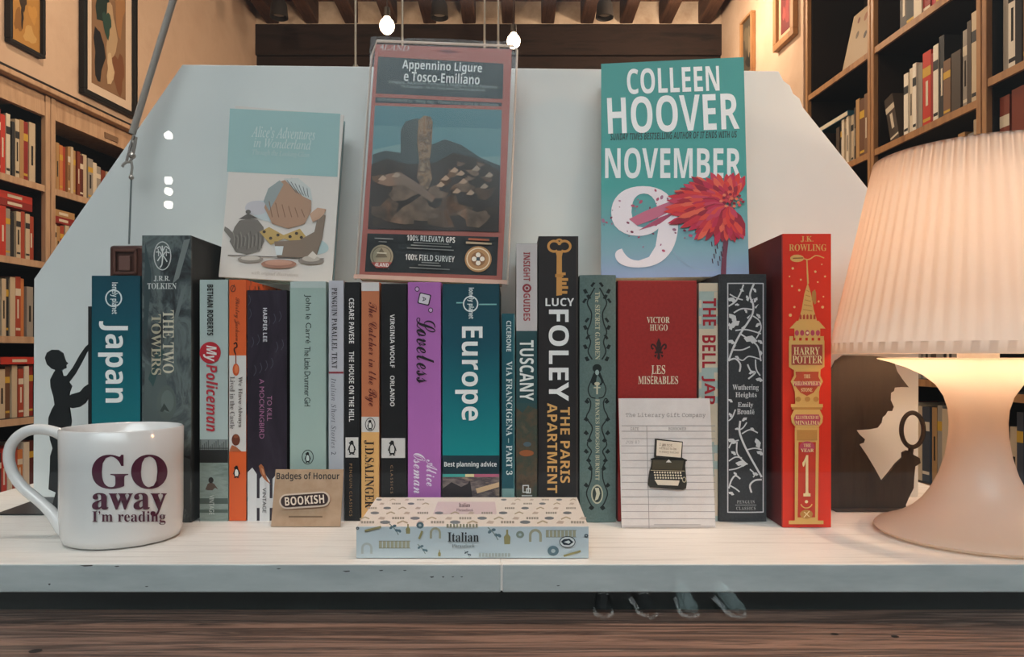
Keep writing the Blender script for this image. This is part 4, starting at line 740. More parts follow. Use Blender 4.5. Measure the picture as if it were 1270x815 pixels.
for k in range(6): f.line([(334 + k * 8, 250 + k * 2), (338 + k * 8, 270)], .9, '#7a5a45'); f.curve([(356 + k * 5, 224 + k * 2), (362 + k * 4, 232 + k * 2), (368 + k * 3, 240 + k)], .8, '#5b6163', 3)
f.poly([(322, 288), (334, 282), (352, 292), (372, 284), (380, 294), (368, 302), (352, 296), (336, 304)], '#b89a5c'); f.poly([(340, 300), (372, 298), (390, 288), (396, 262), (404, 268), (400, 296), (392, 320), (344, 320)], '#7c6a5b'); f.poly([(384, 266), (394, 258), (405, 260), (402, 266), (396, 272), (388, 276)], '#c09a80'); f.up()
for x, y in ((328, 288), (336, 296), (345, 292), (360, 294), (368, 290), (374, 295)): f.ell(x, y, 2.1, 1.9, '#3c3128', 10)
f.line([(283, 317), (402, 321.5)], 1, '#4c443d'); f.ell(311, 322, 16, 4.2, '#8f857c', 22); f.ell(346, 328, 22, 5.6, '#9a6f5c', 24); f.ell(386, 324, 16, 4.6, '#857b72', 22); f.up(); f.ell(311, 320.8, 12, 2.8, '#c4bab0', 20); f.ell(346, 326.6, 17, 3.4, '#bb8d78', 22); f.ell(386, 321.5, 11, 3.6, '#b9aea2', 18)
f.poly([(341, 306), (352, 306), (350, 317), (343, 317)], '#ccd3d4'); f.poly([(382, 318), (388, 312), (394, 318), (390, 322)], '#d0c6ba')
done()
# folded hiking map in its clear sleeve
L = Lean(537, 348, .664, 0, rad(8), rad(2.3)); ul, _ = L.uv(455.5, 200); ur, _ = L.uv(628.5, 205); _, vt = L.uv(548, 58)
t, f, done = cover_book('folded_map', 'tall red bordered hiking map in a clear sleeve, standing in the middle above the row', L, ul, ur, vt, .014, '#b9665a', '#a85a50', '#9c463e', False)
t['category'] = 'map'; f.roll = rad(2.9); DT = '#2c3a3d'
f.text('4LAND', 'italic', 471, 55.5, 507.5, 63, '#cdbdb4', 0, 0); f.poly([(541, 63), (556, 61.5), (571, 65), (556, 66.5)], '#7c2f2c')
f.poly([(469, 70.2), (624.5, 79), (623.5, 123), (466, 116)], DT); f.poly([(465.6, 120.5), (622.6, 127.6), (622.4, 132), (465.2, 127.6)], '#253033')
SKYP = grad('printed_sky', [(0, '#7fa3a6'), (.6, '#6f9ca2'), (1, '#4d7f88')])
f.poly([(465, 131), (622.4, 136.5), (618.5, 288), (456.2, 284)], '#6c979c'); f.poly([(455.8, 289.5), (618.3, 294), (616, 342), (452.5, 337)], '#25282a'); f.up()
f.text('Appennino Ligure', 'bold', 499, 76.5, 598, 91, '#f0f0ec'); f.text('e Tosco-Emiliano', 'bold', 501, 90.5, 595, 103, '#f0f0ec')
f.text('Lunigiana, Appennino Parmense e Reggiano, Parco Nazionale', 'sans', 482, 102.5, 617, 108, '#a9b3b2'); f.text('Via Francigena · Via del Volto Santo · Alta Via dei Parchi', 'sans', 497, 107.5, 602, 112.5, '#a9b3b2'); f.text('carta escursionistica · hiking map · Wanderkarte · carte de randonnée', 'sans', 468, 124.2, 618, 130.2, '#9aa3a2')
# the printed mountain photograph: haze, ridge, boulders, standing stone
f.poly([(465, 131), (622.4, 136.5), (621.5, 160), (464, 156)], '#56868d'); f.poly([(463, 186), (500, 178), (560, 196), (620.6, 194), (620, 215), (462, 214)], '#86a6a6'); f.up()
f.poly([(462.5, 192), (478, 187), (497, 190), (497, 162), (503, 151), (517, 147), (531, 150), (530, 182), (552, 173), (572, 180), (596, 196), (620.4, 206), (619, 250), (460, 250)], '#47504f'); f.up()
f.poly([(461, 204), (480, 197), (506, 204), (540, 202), (562, 190), (590, 196), (620, 212), (618.6, 288), (456.4, 284), (459, 240)], '#3b302b'); f.up()
ROCK = noisy('printed_rock', ['#4a3a30', '#a58468', '#6d5647', '#c3a384'], scale=(1, 1, 1), nscale=70, rough=.6)
f.poly([(519, 150), (526, 144), (534.5, 145.5), (537, 152), (535.5, 180), (533, 200), (536, 222), (531, 236), (522, 233), (517, 220), (520, 200), (517.5, 176)], ROCK)
for (x, y, r) in ((486, 214, 15), (470, 222, 10), (500, 238, 20), (477, 262, 22), (520, 262, 26), (560, 258, 22), (540, 240, 14), (590, 270, 20), (575, 232, 14), (600, 240, 13), (562, 216, 8), (552, 226, 7), (588, 214, 8), (605, 222, 7), (466, 275, 9), (610, 262, 9), (548, 275, 16), (500, 272, 14), (571, 204, 5), (595, 205, 5), (583, 222, 5)):
    n = 9; q = R.random() * 6
    pts = []
    for i in range(n):
        a = 2 * math.pi * i / n; rr = r * (1 + .35 * math.sin(3 * a + q) + .16 * math.cos(5 * a - q)); x_, y_ = x + rr * math.cos(a), y + rr * .58 * math.sin(a)
        pts.append((min(max(x_, 461), 617), min(y_, 283)))
    f.lay += .00002; f.poly(pts, noisy('printed_boulder_%d' % (r % 3), [['#2d241f', '#57463b'], ['#3b2f28', '#7a6150'], ['#4b3d34', '#937763']][r % 3], nscale=55))
f.up(); f.poly([(468, 228), (480, 217), (496, 214), (512, 224), (524, 232), (540, 246), (536, 252), (518, 240), (500, 230), (482, 232)], '#8a7060')
for x, y in ((474, 222), (491, 218), (563, 212), (574, 226), (590, 210), (600, 232), (552, 222), (566, 238), (583, 240), (606, 218), (546, 230), (571, 216)): f.poly([(x - 5, y + 2), (x + 1, y - 4), (x + 6, y), (x + 2, y + 3)], '#b39a85')
f.text('100% RILEVATA GPS', 'bold', 505, 293.5, 564.5, 300.5, '#e3dfda'); f.text('100% FIELD SURVEY', 'bold', 503, 317, 564, 324.5, '#e3dfda')
for x0, x1, y in ((513, 557, 302), (510, 560, 305.2), (505, 563, 309), (523, 545, 326), (519, 547, 329.2), (508, 558, 333)): f.rect(x0, y, x1, y + 1.3, '#8f8c88')
f.rect(465, 296, 488, 297.2, '#8f8c88'); f.rect(470, 300, 480, 301, '#8f8c88'); f.ell(473.8, 318.5, 14.3, 14.3, '#a3947a', 30); f.ell(593.2, 322, 16.6, 16, '#b08458', 32); f.rect(581, 296.5, 607, 299, '#a05a3c'); f.rect(578, 301, 610, 303.6, '#b09c80'); f.up()
f.ring(473.8, 318.5, 12.2, 12.2, 1, '#6d604c'); f.poly([(461, 326), (486.6, 326), (481, 333), (467, 333)], '#a34a42'); f.poly([(466, 320), (473.5, 308), (481, 320)], '#6d604c'); f.ring(593.2, 322, 14.6, 14, 1.4, '#e3cfae'); f.ell(593.2, 322, 9, 8.8, '#8a6240', 24); f.up(); f.text('4LAND', 'bold', 465.5, 327, 482.5, 331.5, '#e3dfda')
for a in range(0, 360, 90): f.ell(593.2 + 5 * math.cos(rad(a)), 322 + 5 * math.sin(rad(a)), 3, 3, '#e6ddcf', 12)
f.ell(593.2, 322, 2.4, 2.4, '#38414a', 12); f.rect(468, 314, 480, 315.4, '#d8ccb4'); done()
# the clear sleeve: front and back sheet joined at the edges
SLV = glassy('clear_sleeve', (.97, .975, .975, 1), .02, 1.25); SEAM = mat('#c9b9ac', .25, .6)
mb = MB(); a, b, h = ul - .0045, ur + .005, vt + .0075
n = 10
for w, sg in ((-.0016, 1), (.0158, -1)):
    vs = [L.p(a + (b - a) * i / n, -.0006 + (h) * j / n, w - sg * .0007 * math.sin(i * 1.3 + j * .9) * (0 if i in (0, n) or j in (0, n) else 1)) for j in range(n + 1) for i in range(n + 1)]
    mb.add(vs, [(j * (n + 1) + i, j * (n + 1) + i + 1, (j + 1) * (n + 1) + i + 1, (j + 1) * (n + 1) + i) for j in range(n) for i in range(n)], SLV, True)
s = mb.build('clear_sleeve', t)
mb = MB()
mb.tube([L.p(a, 0, .007), L.p(a, h * .93, .007), L.p(a + .004, h, .007), L.p(b - .004, h, .007), L.p(b, h - .004, .007), L.p(b, 0, .007)], .0011, SEAM, 6)
L.box(mb, a, b, -.0012, .0026, -.0018, -.0012, '#c3a091'); mb.build('sleeve_seam', s)
# teal novel with the large flower
L = Lean(830, 344, .668, rad(-7), rad(7), 0)
ul, _ = L.uv(745.5, 200); ur, _ = L.uv(925.5, 200); _, vt = L.uv(834, 75)
t, f, done = cover_book('paperback_book', 'teal paperback with large white lettering and a red flower, face out on the right', L, ul, ur, vt, .025, grad('teal_lilac_fade', [(0, '#8f9fc4'), (.12, '#7fa6b4'), (.42, '#3a9a95'), (1, '#2b8d88')]), noisy('speckled_spine', ['#7d2f3f', '#c9b9b4', '#2f7371'], scale=(1, 1, 1), nscale=60), '#2a7371', False)
WH = '#f0f3f4'
def tilt(a): f.roll = rad(a)
tilt(-2.2); f.text('COLLEEN', 'bold', 777.5, 83.5, 892, 115, WH); f.text('HOOVER', 'bold', 753.5, 118, 916.5, 163.5, WH, 0, 0)
tilt(-1.2); f.text('SUNDAY TIMES BESTSELLING AUTHOR OF IT ENDS WITH US', 'boldit', 757, 164, 914, 172.5, '#1d3b3c'); tilt(0)
f.text('NOVEMBER', 'bold', 750.5, 183.5, 919, 221.5, '#e6ecee')
f.ring(880, 290, 52, 46, 1, '#8fa6bb', 40, 60, 200); f.up()
NINE = '#eae3ea'; f.text('9', 'serif', 758, 231, 841, 332, NINE, 0, 0); f.up()
for i in range(46):      # ink spatter over the numeral
    a = R.random() * 6.3; d = R.random() ** .6; x, y = 806 + d * 58 * math.cos(a), 276 + d * 40 * math.sin(a); r = .5 + R.random() * 1.5
    f.ell(x, y, r * 1.5, r, ['#b0506c', '#7c3550', '#a06a86'][i % 3], 7, R.random() * 3)
f.poly([(780, 272), (800, 262), (826, 252), (846, 246), (832, 262), (812, 272), (790, 280)], '#c06a84'); f.poly([(792, 286), (818, 270), (840, 262), (818, 278)], '#a94a68'); f.up()
f.line([(903, 262), (901, 290), (898, 320), (897, 343)], [6, 6.5, 6, 6.5], '#6a2f45')
for i in range(10): f.line([(882 + (i * 7) % 16, 300 + i * 3), (883 + (i * 7) % 16, 306 + i * 3)], 1.2, '#3b2033')
f.up()
fx, fy = 903, 254
def clipx(pts, xm):
    out = []
    for i in range(len(pts)):
        p, q = pts[i], pts[(i + 1) % len(pts)]
        if p[0] <= xm: out.append(p)
        if (p[0] <= xm) != (q[0] <= xm): s = (xm - p[0]) / (q[0] - p[0]); out.append((xm, p[1] + s * (q[1] - p[1])))
    return out
PET = ['#a3162f', '#c42a3a', '#d8473a', '#b81f44', '#e0604a', '#c23a58', '#d5342f', '#8f1230']
for ring_, (n, sc, w) in enumerate(((38, 1.0, 5.2), (34, .82, 4.8), (28, .62, 4.2), (22, .42, 3.4))):
    for k in range(n):      # rings of narrow petals, outer ring first
        a = rad(60 + 250 * (k + .5 * (ring_ % 2)) / n + R.uniform(-3, 3)); q = sc * R.uniform(.86, 1.06)
        rx, ry = (80 if math.cos(a) < 0 else 46), (42 if math.sin(a) > 0 else 50)
        ux, uy = rx * math.cos(a) * q, -ry * math.sin(a) * q; L_ = math.hypot(ux, uy); nx, ny = -uy / L_ * w, ux / L_ * w
        pts = clipx([(fx + ux * .1, fy + uy * .1), (fx + ux * .55 + nx, fy + uy * .55 + ny), (fx + ux * .88 + nx * .6, fy + uy * .88 + ny * .6), (fx + ux, fy + uy), (fx + ux * .88 - nx * .6, fy + uy * .88 - ny * .6), (fx + ux * .55 - nx, fy + uy * .55 - ny)], 924)
        if len(pts) > 2: f.lay += .000006; f.poly(pts, PET[(k * 3 + ring_ * 2 + int(R.random() * 3)) % 8])
for k in range(22):
    a = k * 2.4; r = 1.6 * math.sqrt(k) ; f.lay += .00001; f.ell(min(fx + 4 + r * 2 * math.cos(a), 921), fy - 4 + r * 1.3 * math.sin(a), 2.2, 1.8, ['#7d1030', '#c43a4c', '#e07a5a'][k % 3], 8)
done()

# ---------------------------------------------------------------- things standing in front of the row
# mug
mc = Vector(((152.5 - 635) / F * .572, .572, .0004)); MR, MH = .0428, .0852
t = thing('mug', mc, 'white mug with burgundy words and a big looped handle, in front of the teal guide', 'mug')
CER = mat('#dedcda', .12, .5)
mb = MB()
mb.lathe([(.0001, .004), (.034, .004), (.0355, .0008), (.0378, .0), (.0405, .0012), (.0420, .006), (MR, .02), (MR, .06), (MR + .0003, MH - .001), (MR - .0008, MH), (MR - .0024, MH - .0012), (MR - .0032, .05), (MR - .0034, .016), (.034, .009), (.0001, .0075)], mc, CER, 96)
body = mb
class Round(Face):
    def pt(s, px, py, lift=0):
        d = ray(px, py); r = MR + .0003 + s.lay; a = d.x * d.x + d.y * d.y; ox, oy = CAM.x - mc.x, CAM.y - mc.y
        b = ox * d.x + oy * d.y; c = ox * ox + oy * oy - r * r; q = b * b - a * c; k = (-b - math.sqrt(max(q, 0))) / a
        return CAM + d * k
f = Round(mb, (0, 0, 0), (0, -1, 0)); BG = '#4d1730'
for dx in (-.7, .7): f.text('GO', 'serif', 114.5 + dx, 564, 207 + dx, 606.5, BG, 0, 0, 1.05); f.up()
for dx in (-.5, .5): f.text('away', 'serif', 114.5 + dx, 611.5, 206.5 + dx, 640.5, BG, 0, 0, 1.05); f.up()
f.text('I’m reading', 'serif', 114.5, 634, 205.5, 651, BG, 0, 0, 1.03)
mb.build('body', t, sharp=60)
mb = MB(); hp = [(88, 548), (80, 541), (64, 534.5), (44, 532.5), (27, 538), (14.5, 551), (11, 568), (16, 587), (29, 605), (47, 620), (62, 634), (73, 648), (80, 656), (88, 660)]
pp = []
P = [hp[0]] + hp + [hp[-1]]
for i in range(1, len(P) - 2):
    for j in range(4):
        q = j / 4; a, b, c, d = P[i - 1], P[i], P[i + 1], P[i + 2]
        pp.append(at(*[.5 * (2 * b[k] + (c[k] - a[k]) * q + (2 * a[k] - 5 * b[k] + 4 * c[k] - d[k]) * q * q + (3 * b[k] - a[k] - 3 * c[k] + d[k]) * q ** 3) for k in (0, 1)], .572))
nn = len(pp); mb.tube(pp, [.0041 + .0022 * max(0, 1 - i / 7) + .0030 * max(0, (i - nn + 14) / 14) for i in range(nn)], CER, 16, flat=1.0); mb.build('handle', t)

# kraft card with its enamel pin
c0, c1 = at(336, 648, .606), at(422, 648, .606); tp = at(336, 583, .618)
nrm = Vector((0, -(tp.z), (.618 - .606))).normalized()
t = thing('badge_card', ((c0.x + c1.x) / 2, .606, .0004), 'brown kraft card with a capsule pin, leaning on the aqua paperback', 'card')
KR = noisy('kraft_card', ['#a08368', '#b0947a'], nscale=90, rough=.8)
upv = Vector((0, .012, tp.z)).normalized(); hgt = tp.z / upv.z
mb = MB(); b0 = Vector((c0.x, .606, .0006)); mb.obox(b0, (c1.x - c0.x, 0, 0), -nrm * .0008, upv * hgt, KR)
f = Face(mb, b0, nrm, base=.0001); f.text('Badges of Honour', 'bold', 343, 586, 421, 597, '#2e2620', 0, 0); f.rect(358, 640, 400, 642, '#6f5740'); mb.build('card', t)
mb = MB(); f = Face(mb, b0, nrm, base=.0022); cx_, cy_, an = 378.6, 620.8, rad(-4)
def cap(hw, r, n=10): return [(hw - r + r * math.cos(-math.pi / 2 + math.pi * i / n), r * math.sin(-math.pi / 2 + math.pi * i / n)) for i in range(n + 1)] + [(-hw + r - r * math.cos(-math.pi / 2 + math.pi * i / n), -r * math.sin(-math.pi / 2 + math.pi * i / n)) for i in range(n + 1)]
mb.prism([f.pt(*f.turn((cx_ + x, cy_ + y), (cx_, cy_), an)) for x, y in cap(31.5, 9.4)], -nrm * .0021, mat('#c9b3a0', .3, metal=.4)); f.up(); f.poly([(cx_ + x, cy_ + y) for x, y in cap(29.4, 7.4)], mat('#33211f', .25), an, (cx_, cy_)); f.up()
f.text('BOOKISH', 'bold', 354.5, 615.4, 403, 626, '#d8c4b2', 0, 0, 1.05, a=an); mb.build('enamel_pin', t)

# library card with the typewriter pin
c0, c1 = at(771, 655, .602), at(887.5, 655, .602); tz = at(770, 495, .6195)
nrm = Vector((0, -tz.z, .0175)).normalized(); upv = Vector((0, .0175, tz.z)).normalized(); hgt = tz.z / upv.z
t = thing('library_card', ((c0.x + c1.x) / 2, .602, .0004), 'white ruled card with a typewriter pin, leaning on the thick red book', 'card')
mb = MB(); b0 = Vector((c0.x, .602, .0006)); mb.obox(b0, (c1.x - c0.x, 0, 0), -nrm * .0006, upv * hgt, noisy('card_stock', ['#d2c8c4', '#dcd3cf'], nscale=50, rough=.8))
f = Face(mb, b0, nrm, base=.0001); LN = '#a09894'
f.text('The Literary Gift Company', 'mono', 776, 512, 875, 518.6, '#8d8580', 0, 0)
y = 528.2
for k in range(15):
    f.line([(770.8, y), (887, y)], .7 if k > 1 else .9, LN); y += 6.8 if k == 0 else 9.05
f.line([(802, 528.5), (805, 655)], .8, LN); f.text('DATE', 'mono', 782, 530, 792, 533.6, '#8d8580'); f.text('BORROWER', 'mono', 829, 530, 851, 533.6, '#8d8580'); f.text('JUN 87', 'mono', 776, 546.5, 793, 550.5, '#a09894'); f.rect(811, 650.3, 869, 651.3, '#aaa29e'); mb.build('card', t)
mb = MB(); f = Face(mb, b0, nrm, base=.0024)
def block(pts, m, th=.0022): mb.prism([f.pt(*p) for p in pts], -nrm * th, m)
PW = mat('#3d382f', .3, metal=.5)
block([(808, 570), (812, 567), (846, 568), (850, 571), (849, 578), (851, 600), (850, 606), (846, 607.5), (806, 604.5), (803, 601), (805, 585), (807, 578)], PW); f.lay += .0004
f.poly([(809, 570.5), (847, 571.5), (845, 583), (808, 582)], mat('#5a5242', .3, metal=.5)); f.poly([(806, 584), (848, 585), (848, 596), (805, 595)], '#211e1b'); f.poly([(811, 595), (842, 596), (840, 602.5), (815, 601.5)], '#d9c9b4'); f.poly([(825, 573.5), (828.5, 570), (832, 573.8)], '#d9d2c6'); f.up()
for r in range(3):
    for k in range(11): f.ell(811 + k * 3.2 + r * .5, 586 + r * 3.3 + k * .06, 1.15, 1.2, '#d2c3aa', 8)
f.line([(806, 583.4), (848, 584.4)], .8, '#a8987c'); f.line([(806, 570), (811, 568.6), (847, 570), (851, 571.5)], 1.8, '#15130f'); f.ring(847.5, 595, 2.6, 3.6, .9, '#b8a88c', 14)
pin = mb.build('typewriter_pin', t)
mb = MB(); f = Face(mb, b0, nrm, base=.0024); block([(812, 544.5), (814.5, 544.5), (846, 548), (845, 569.5), (811, 567)], '#2f2a25'); f.lay += .0003; f.poly([(814, 546.3), (845, 549), (843.5, 567.8), (813.2, 565.3)], '#e0cfba'); f.up()
for y, x1, s_ in ((551, 833, 'I am not'), (555.3, 838, 'afraid to be'), (560.2, 841, 'a story teller')): f.text(s_, 'mono', 817, y - .6, x1, y + 2.6, '#7a675a', a=rad(4))
mb.build('paper_sheet', pin)

# patterned box of phrase cards lying in front
Yf, Yb, zt_ = .512, .6175, .0222
xl, xr = (442 - 635) / F * Yf, (730 - 635) / F * Yf; xl2, xr2 = xl - .0052, xr + .0012
t = thing('phrasebook', ((xl + xr) / 2, Yf, .0004), 'pale blue patterned phrasebook lying flat at the front of the shelf', 'book')
PB = '#c2cdd2'; CRM = '#d9d0c6'
c_ = .0022
def quad(z0, z1, xa, xb, ya, yb, m, mb):
    def X(x, y): return x + (xl2 - xl if x < 0 else xr2 - xr) * (y - Yf) / (Yb - Yf)
    vs = [(X(xa, ya), ya, z0), (X(xb, ya), ya, z0), (X(xb, yb), yb, z0), (X(xa, yb), yb, z0)]; mb.prism([Vector(v) for v in vs][::-1], (0, 0, z1 - z0), m)
mb = MB(); quad(.0004, .0020, xl, xr, Yf + .0012, Yb, '#8b8f90', mb); mb.build('back_cover', t, bevel=.0004)
mb = MB(); quad(.0022, zt_ - .0018, xl + .002, xr - .002, Yf + .0013, Yb - .002, PAPER, mb); mb.build('page_block', t)
mt = MB(); quad(zt_ - .0016, zt_, xl, xr, Yf + .0012, Yb, CRM, mt); ft = Face(mt, (0, 0, zt_), (0, 0, 1), base=.0001)
ms = MB(); ms.box(xl, xr, Yf, Yf + .0011, .0006, zt_, PB); fs_ = Face(ms, (0, Yf, 0), (0, -1, 0), base=.0001)
TAN, SLT, OLV, DK = '#a9a58c', '#5f7780', '#9a9060', '#4a5560'
def tower(f, x, y, w, h, c):         # a leaning round tower lying on its side
    for k in range(8): f.rect(x + w * k / 8, y - h / 2 + (k % 2) * h * .06, x + w * (k + .78) / 8, y + h / 2 - (k % 2) * h * .06, c, 0)
    f.rect(x, y - h * .5, x + w, y - h * .42, '#8c8a76', 0); f.rect(x, y + h * .42, x + w, y + h * .5, '#8c8a76', 0)
def sprig(f, x, y, r, c):
    f.curve([(x - r, y - r), (x, y), (x + r * .6, y + r)], r * .16, '#7b8a86', 4)
    for dx, dy in ((-.7, -.3), (-.1, -.6), (.3, .2), (.8, .3)): f.ell(x + dx * r, y + dy * r, r * .34, r * .24, c, 10, dx)
def bottle(f, x, y, r, c):
    f.poly([(x - r * .4, y + r), (x - r * .45, y), (x - r * .14, y - r * .4), (x - r * .14, y - r), (x + r * .14, y - r), (x + r * .14, y - r * .4), (x + r * .45, y), (x + r * .4, y + r)], c)
def arch(f, x, y, r, c):
    f.ring(x, y, r, r, r * .4, c, 12, 180, 360); f.rect(x - r, y, x - r * .6, y + r, c, 0); f.rect(x + r * .6, y, x + r, y + r, c, 0)
for a in ((470, 675.5, 39, 9.5), (677, 662, 38, 9)): tower(fs_, a[0], a[1], a[2], a[3], TAN)
for a in ((490, 656.5, 7, SLT), (524, 681, 6, SLT), (613, 662, 8, SLT), (580, 687, 4, DK)): sprig(fs_, *a)
for a in ((506, 656, 6, OLV), (629, 666, 9, OLV), (545, 686, 4, OLV)): bottle(fs_, *a)
for a in ((540, 661, 7, TAN), (664, 664, 8, TAN), (455, 680, 7, '#b3b8b4')): arch(fs_, *a)
for x, y, r, c in ((521, 651.5, 4.6, SLT), (645, 663, 5, '#8a9488'), (686, 683, 7, SLT), (443.8, 655, 2, DK), (727, 664, 2.4, DK)): fs_.ell(x, y, r, r * .9, c, 16); fs_.up(); fs_.ell(x, y, r * .4, r * .36, '#aebbbd', 10)
for x0, y0, x1, y1 in ((453, 658, 473, 653), (520, 668, 524, 658), (699, 689, 720, 683)): fs_.line([(x0, y0), (x1, y1)], 2.6, OLV)
for k in range(10): fs_.rect(554 + k * 4, 649.5, 556.6 + k * 4, 654, TAN, 0); fs_.rect(594 + k * 4, 685.5, 596.8 + k * 4, 690, '#a9b0ac', 0)
fs_.up(); fs_.text('Italian', 'serif', 555.5, 659.5, 594, 671.5, '#272c30', 0, 0); fs_.text('Phrasebook', 'serif', 561, 674, 589, 678.5, '#7d8688', 0, 0); fs_.ell(703.5, 671.5, 10, 7.2, '#26303a', 24); fs_.up(); fs_.ell(703.5, 671.5, 9, 6.3, '#d8dcdc', 24); fs_.up(); fs_.poly([(695.5, 671), (699, 668), (706, 667.5), (711, 671.5), (706, 675.4), (699, 675)], '#26303a'); fs_.up(); fs_.poly([(699, 671.4), (705, 669.4), (707.5, 671.5), (705, 673.6)], '#d8dcdc')
ms.build('spine', t)
i = 0
for row, y in enumerate((620, 625, 630.5, 636.5, 643, 648)):
    s = .55 + .09 * row
    for k in range(15):
        x = 470 - row * 4.4 + k * (17.2 + row * .9) + (row % 2) * 8
        if x > 711 + row * 3: continue
        if row < 3 and 530 < x < 622: continue
        i += 1; c = ('#8f8a80', '#6e7478', '#a59a80', '#b5a79a')[i % 4]; r = 5.2 * s
        if i % 4 == 0:
            for q in range(5): ft.poly([(x - r * 1.6 + q * r * .66, y - r * .3), (x - r * 1.6 + q * r * .66 + r * .5, y - r * .3), (x - r * 1.6 + q * r * .66 + r * .5, y + r * .3), (x - r * 1.6 + q * r * .66, y + r * .3)], c)
        elif i % 4 == 1: ft.ell(x, y, r * 1.3, r * .42, c, 10)
        elif i % 4 == 2: ft.line([(x - r * 1.3, y + r * .3), (x, y - r * .3), (x + r * 1.2, y + r * .2)], r * .35, c)
        else: ft.poly([(x - r, y + r * .3), (x - r * .3, y - r * .4), (x + r, y - r * .2), (x + r * .6, y + r * .4)], c)
ft.poly([(543, 622.5), (614, 622.5), (616, 638), (537, 638)], '#ccb9bb'); ft.up(); ft.text('Italian', 'serif', 569, 624.5, 583, 629.5, '#5d4b52', 0, 0, 1, 0); ft.text('Phrasebook', 'serif', 566, 631.5, 587, 635, '#85737a', 0, 0, 1, 0)
mt.build('front_cover', t, bevel=.0004)

# bookend of a figure stretching up to the books
YL = .655
t = thing('figure_bookend', at(82, 636, YL), 'black metal bookend cut as a person reaching up, beside the teal guide', 'bookend')
BM = noisy('black_metal', ['#121516', '#1d2224'], nscale=8, rough=.45)
sil = [(69, 611), (60, 607), (61.5, 585), (62, 566), (65, 556), (62, 546), (59.5, 530), (60, 518), (64, 508), (67.5, 502), (66, 492), (62.5, 480), (62, 471), (66, 463), (68.5, 459)]
head = [(64, 457.5), (58, 452), (55.5, 444), (58, 437.5), (64, 433.8), (71, 434), (77, 438), (78.8, 444), (80.5, 448.5), (83, 450.5), (80.6, 453), (81, 456.5), (77, 458.5), (75.5, 460)]
arm = [(77, 466), (82, 466.5), (90, 456), (99, 440), (106, 430), (109.5, 427), (110.8, 431.5), (106.5, 437), (100, 450), (92, 464), (84.5, 474)]
front = [(88, 479), (85.5, 486), (84.5, 492), (88.5, 489), (94, 487.5), (99, 486), (104, 480), (108.5, 477), (109.8, 480), (109.5, 492), (105, 500), (98, 505), (90, 506.5), (85, 505), (86, 511), (87.5, 522), (86, 534), (84.5, 548), (82, 562), (83, 574), (81.8, 588), (81.5, 606), (86, 612), (86, 640), (62, 640)]
pts = sil + head + arm + front
pl = [at(x, y, YL) for x, y in pts]
for p in pl[-2:]: p.z = .0016
mb = MB(); mb.prism(pl[::-1] if False else pl, (0, .0022, 0), BM); mb.build('reaching_figure', t)
mb = MB(); a, b = at(109, 380, YL), at(113, 380, YL); mb.box(a.x, b.x, YL, YL + .0022, .0016, a.z, BM); mb.build('upright_plate', t, bevel=.0004)
mb = MB(); xa, xb = (113 - 635) / F * YL, (-8 - 635) / F * .648
mb.prism([Vector((xb, .650, .0003)), Vector((xa, .650, .0003)), Vector((xa, .72, .0003)), Vector((-.46, .727, .0003))], (0, 0, .0012), BM); mb.build('base_plate', t)

# bookend of a capped head in profile with a hand lens
YR = .674
t = thing('profile_bookend', at(1090, 634, YR), 'dark bookend cut as a capped head in profile holding a lens, beside the lamp', 'bookend')
DKW = noisy('brushed_dark_metal', ['#2f2823', '#3d352e', '#352d27'], scale=(8, 1, 1), nscale=9, rough=.4)
q = lambda x, y: (1020 + x / 2.912, 420 + y / 2.912)
pts = [q(*p) for p in ((28, 628), (28, 150), (34, 110), (48, 80), (76, 60), (180, 62), (250, 70), (262, 92), (270, 118), (290, 148), (312, 176), (285, 175), (262, 177), (258, 190), (248, 196), (247, 222), (258, 246), (252, 262), (236, 262), (228, 276), (218, 284), (214, 304), (200, 322), (170, 328), (124, 331), (134, 346), (154, 364), (150, 376), (134, 382), (160, 420), (190, 470), (215, 516), (240, 486), (266, 452), (290, 430), (290, 412), (306, 404), (322, 408), (330, 420), (352, 432), (355, 450), (336, 462), (332, 500), (330, 540), (312, 576), (302, 600), (302, 628))]
pl = [at(x, y, YR) for x, y in pts]; pl[0].z = pl[-1].z = .0016
mb = MB(); mb.prism(pl, (0, .0028, 0), DKW); mb.build('profile_head', t)
mb = MB(); ring = [at(*q(325 + 40 * math.cos(a * math.pi / 20), 330 + 62 * math.sin(a * math.pi / 20)), YR + .0014) for a in range(40)]
mb.tube(ring, .0021, DKW, 8, closed=True); mb.tube([at(*q(321, 392), YR + .0014), at(*q(317, 418), YR + .0014)], .0024, DKW, 8); mb.build('hand_lens', t)
mb = MB(); x0, x1 = at(1030, 600, YR).x, at(1120, 600, YR).x; mb.box(x0, x1, YR - .011, YR + .045, .0004, .0015, DKW); mb.build('base_plate', t, bevel=.0004)

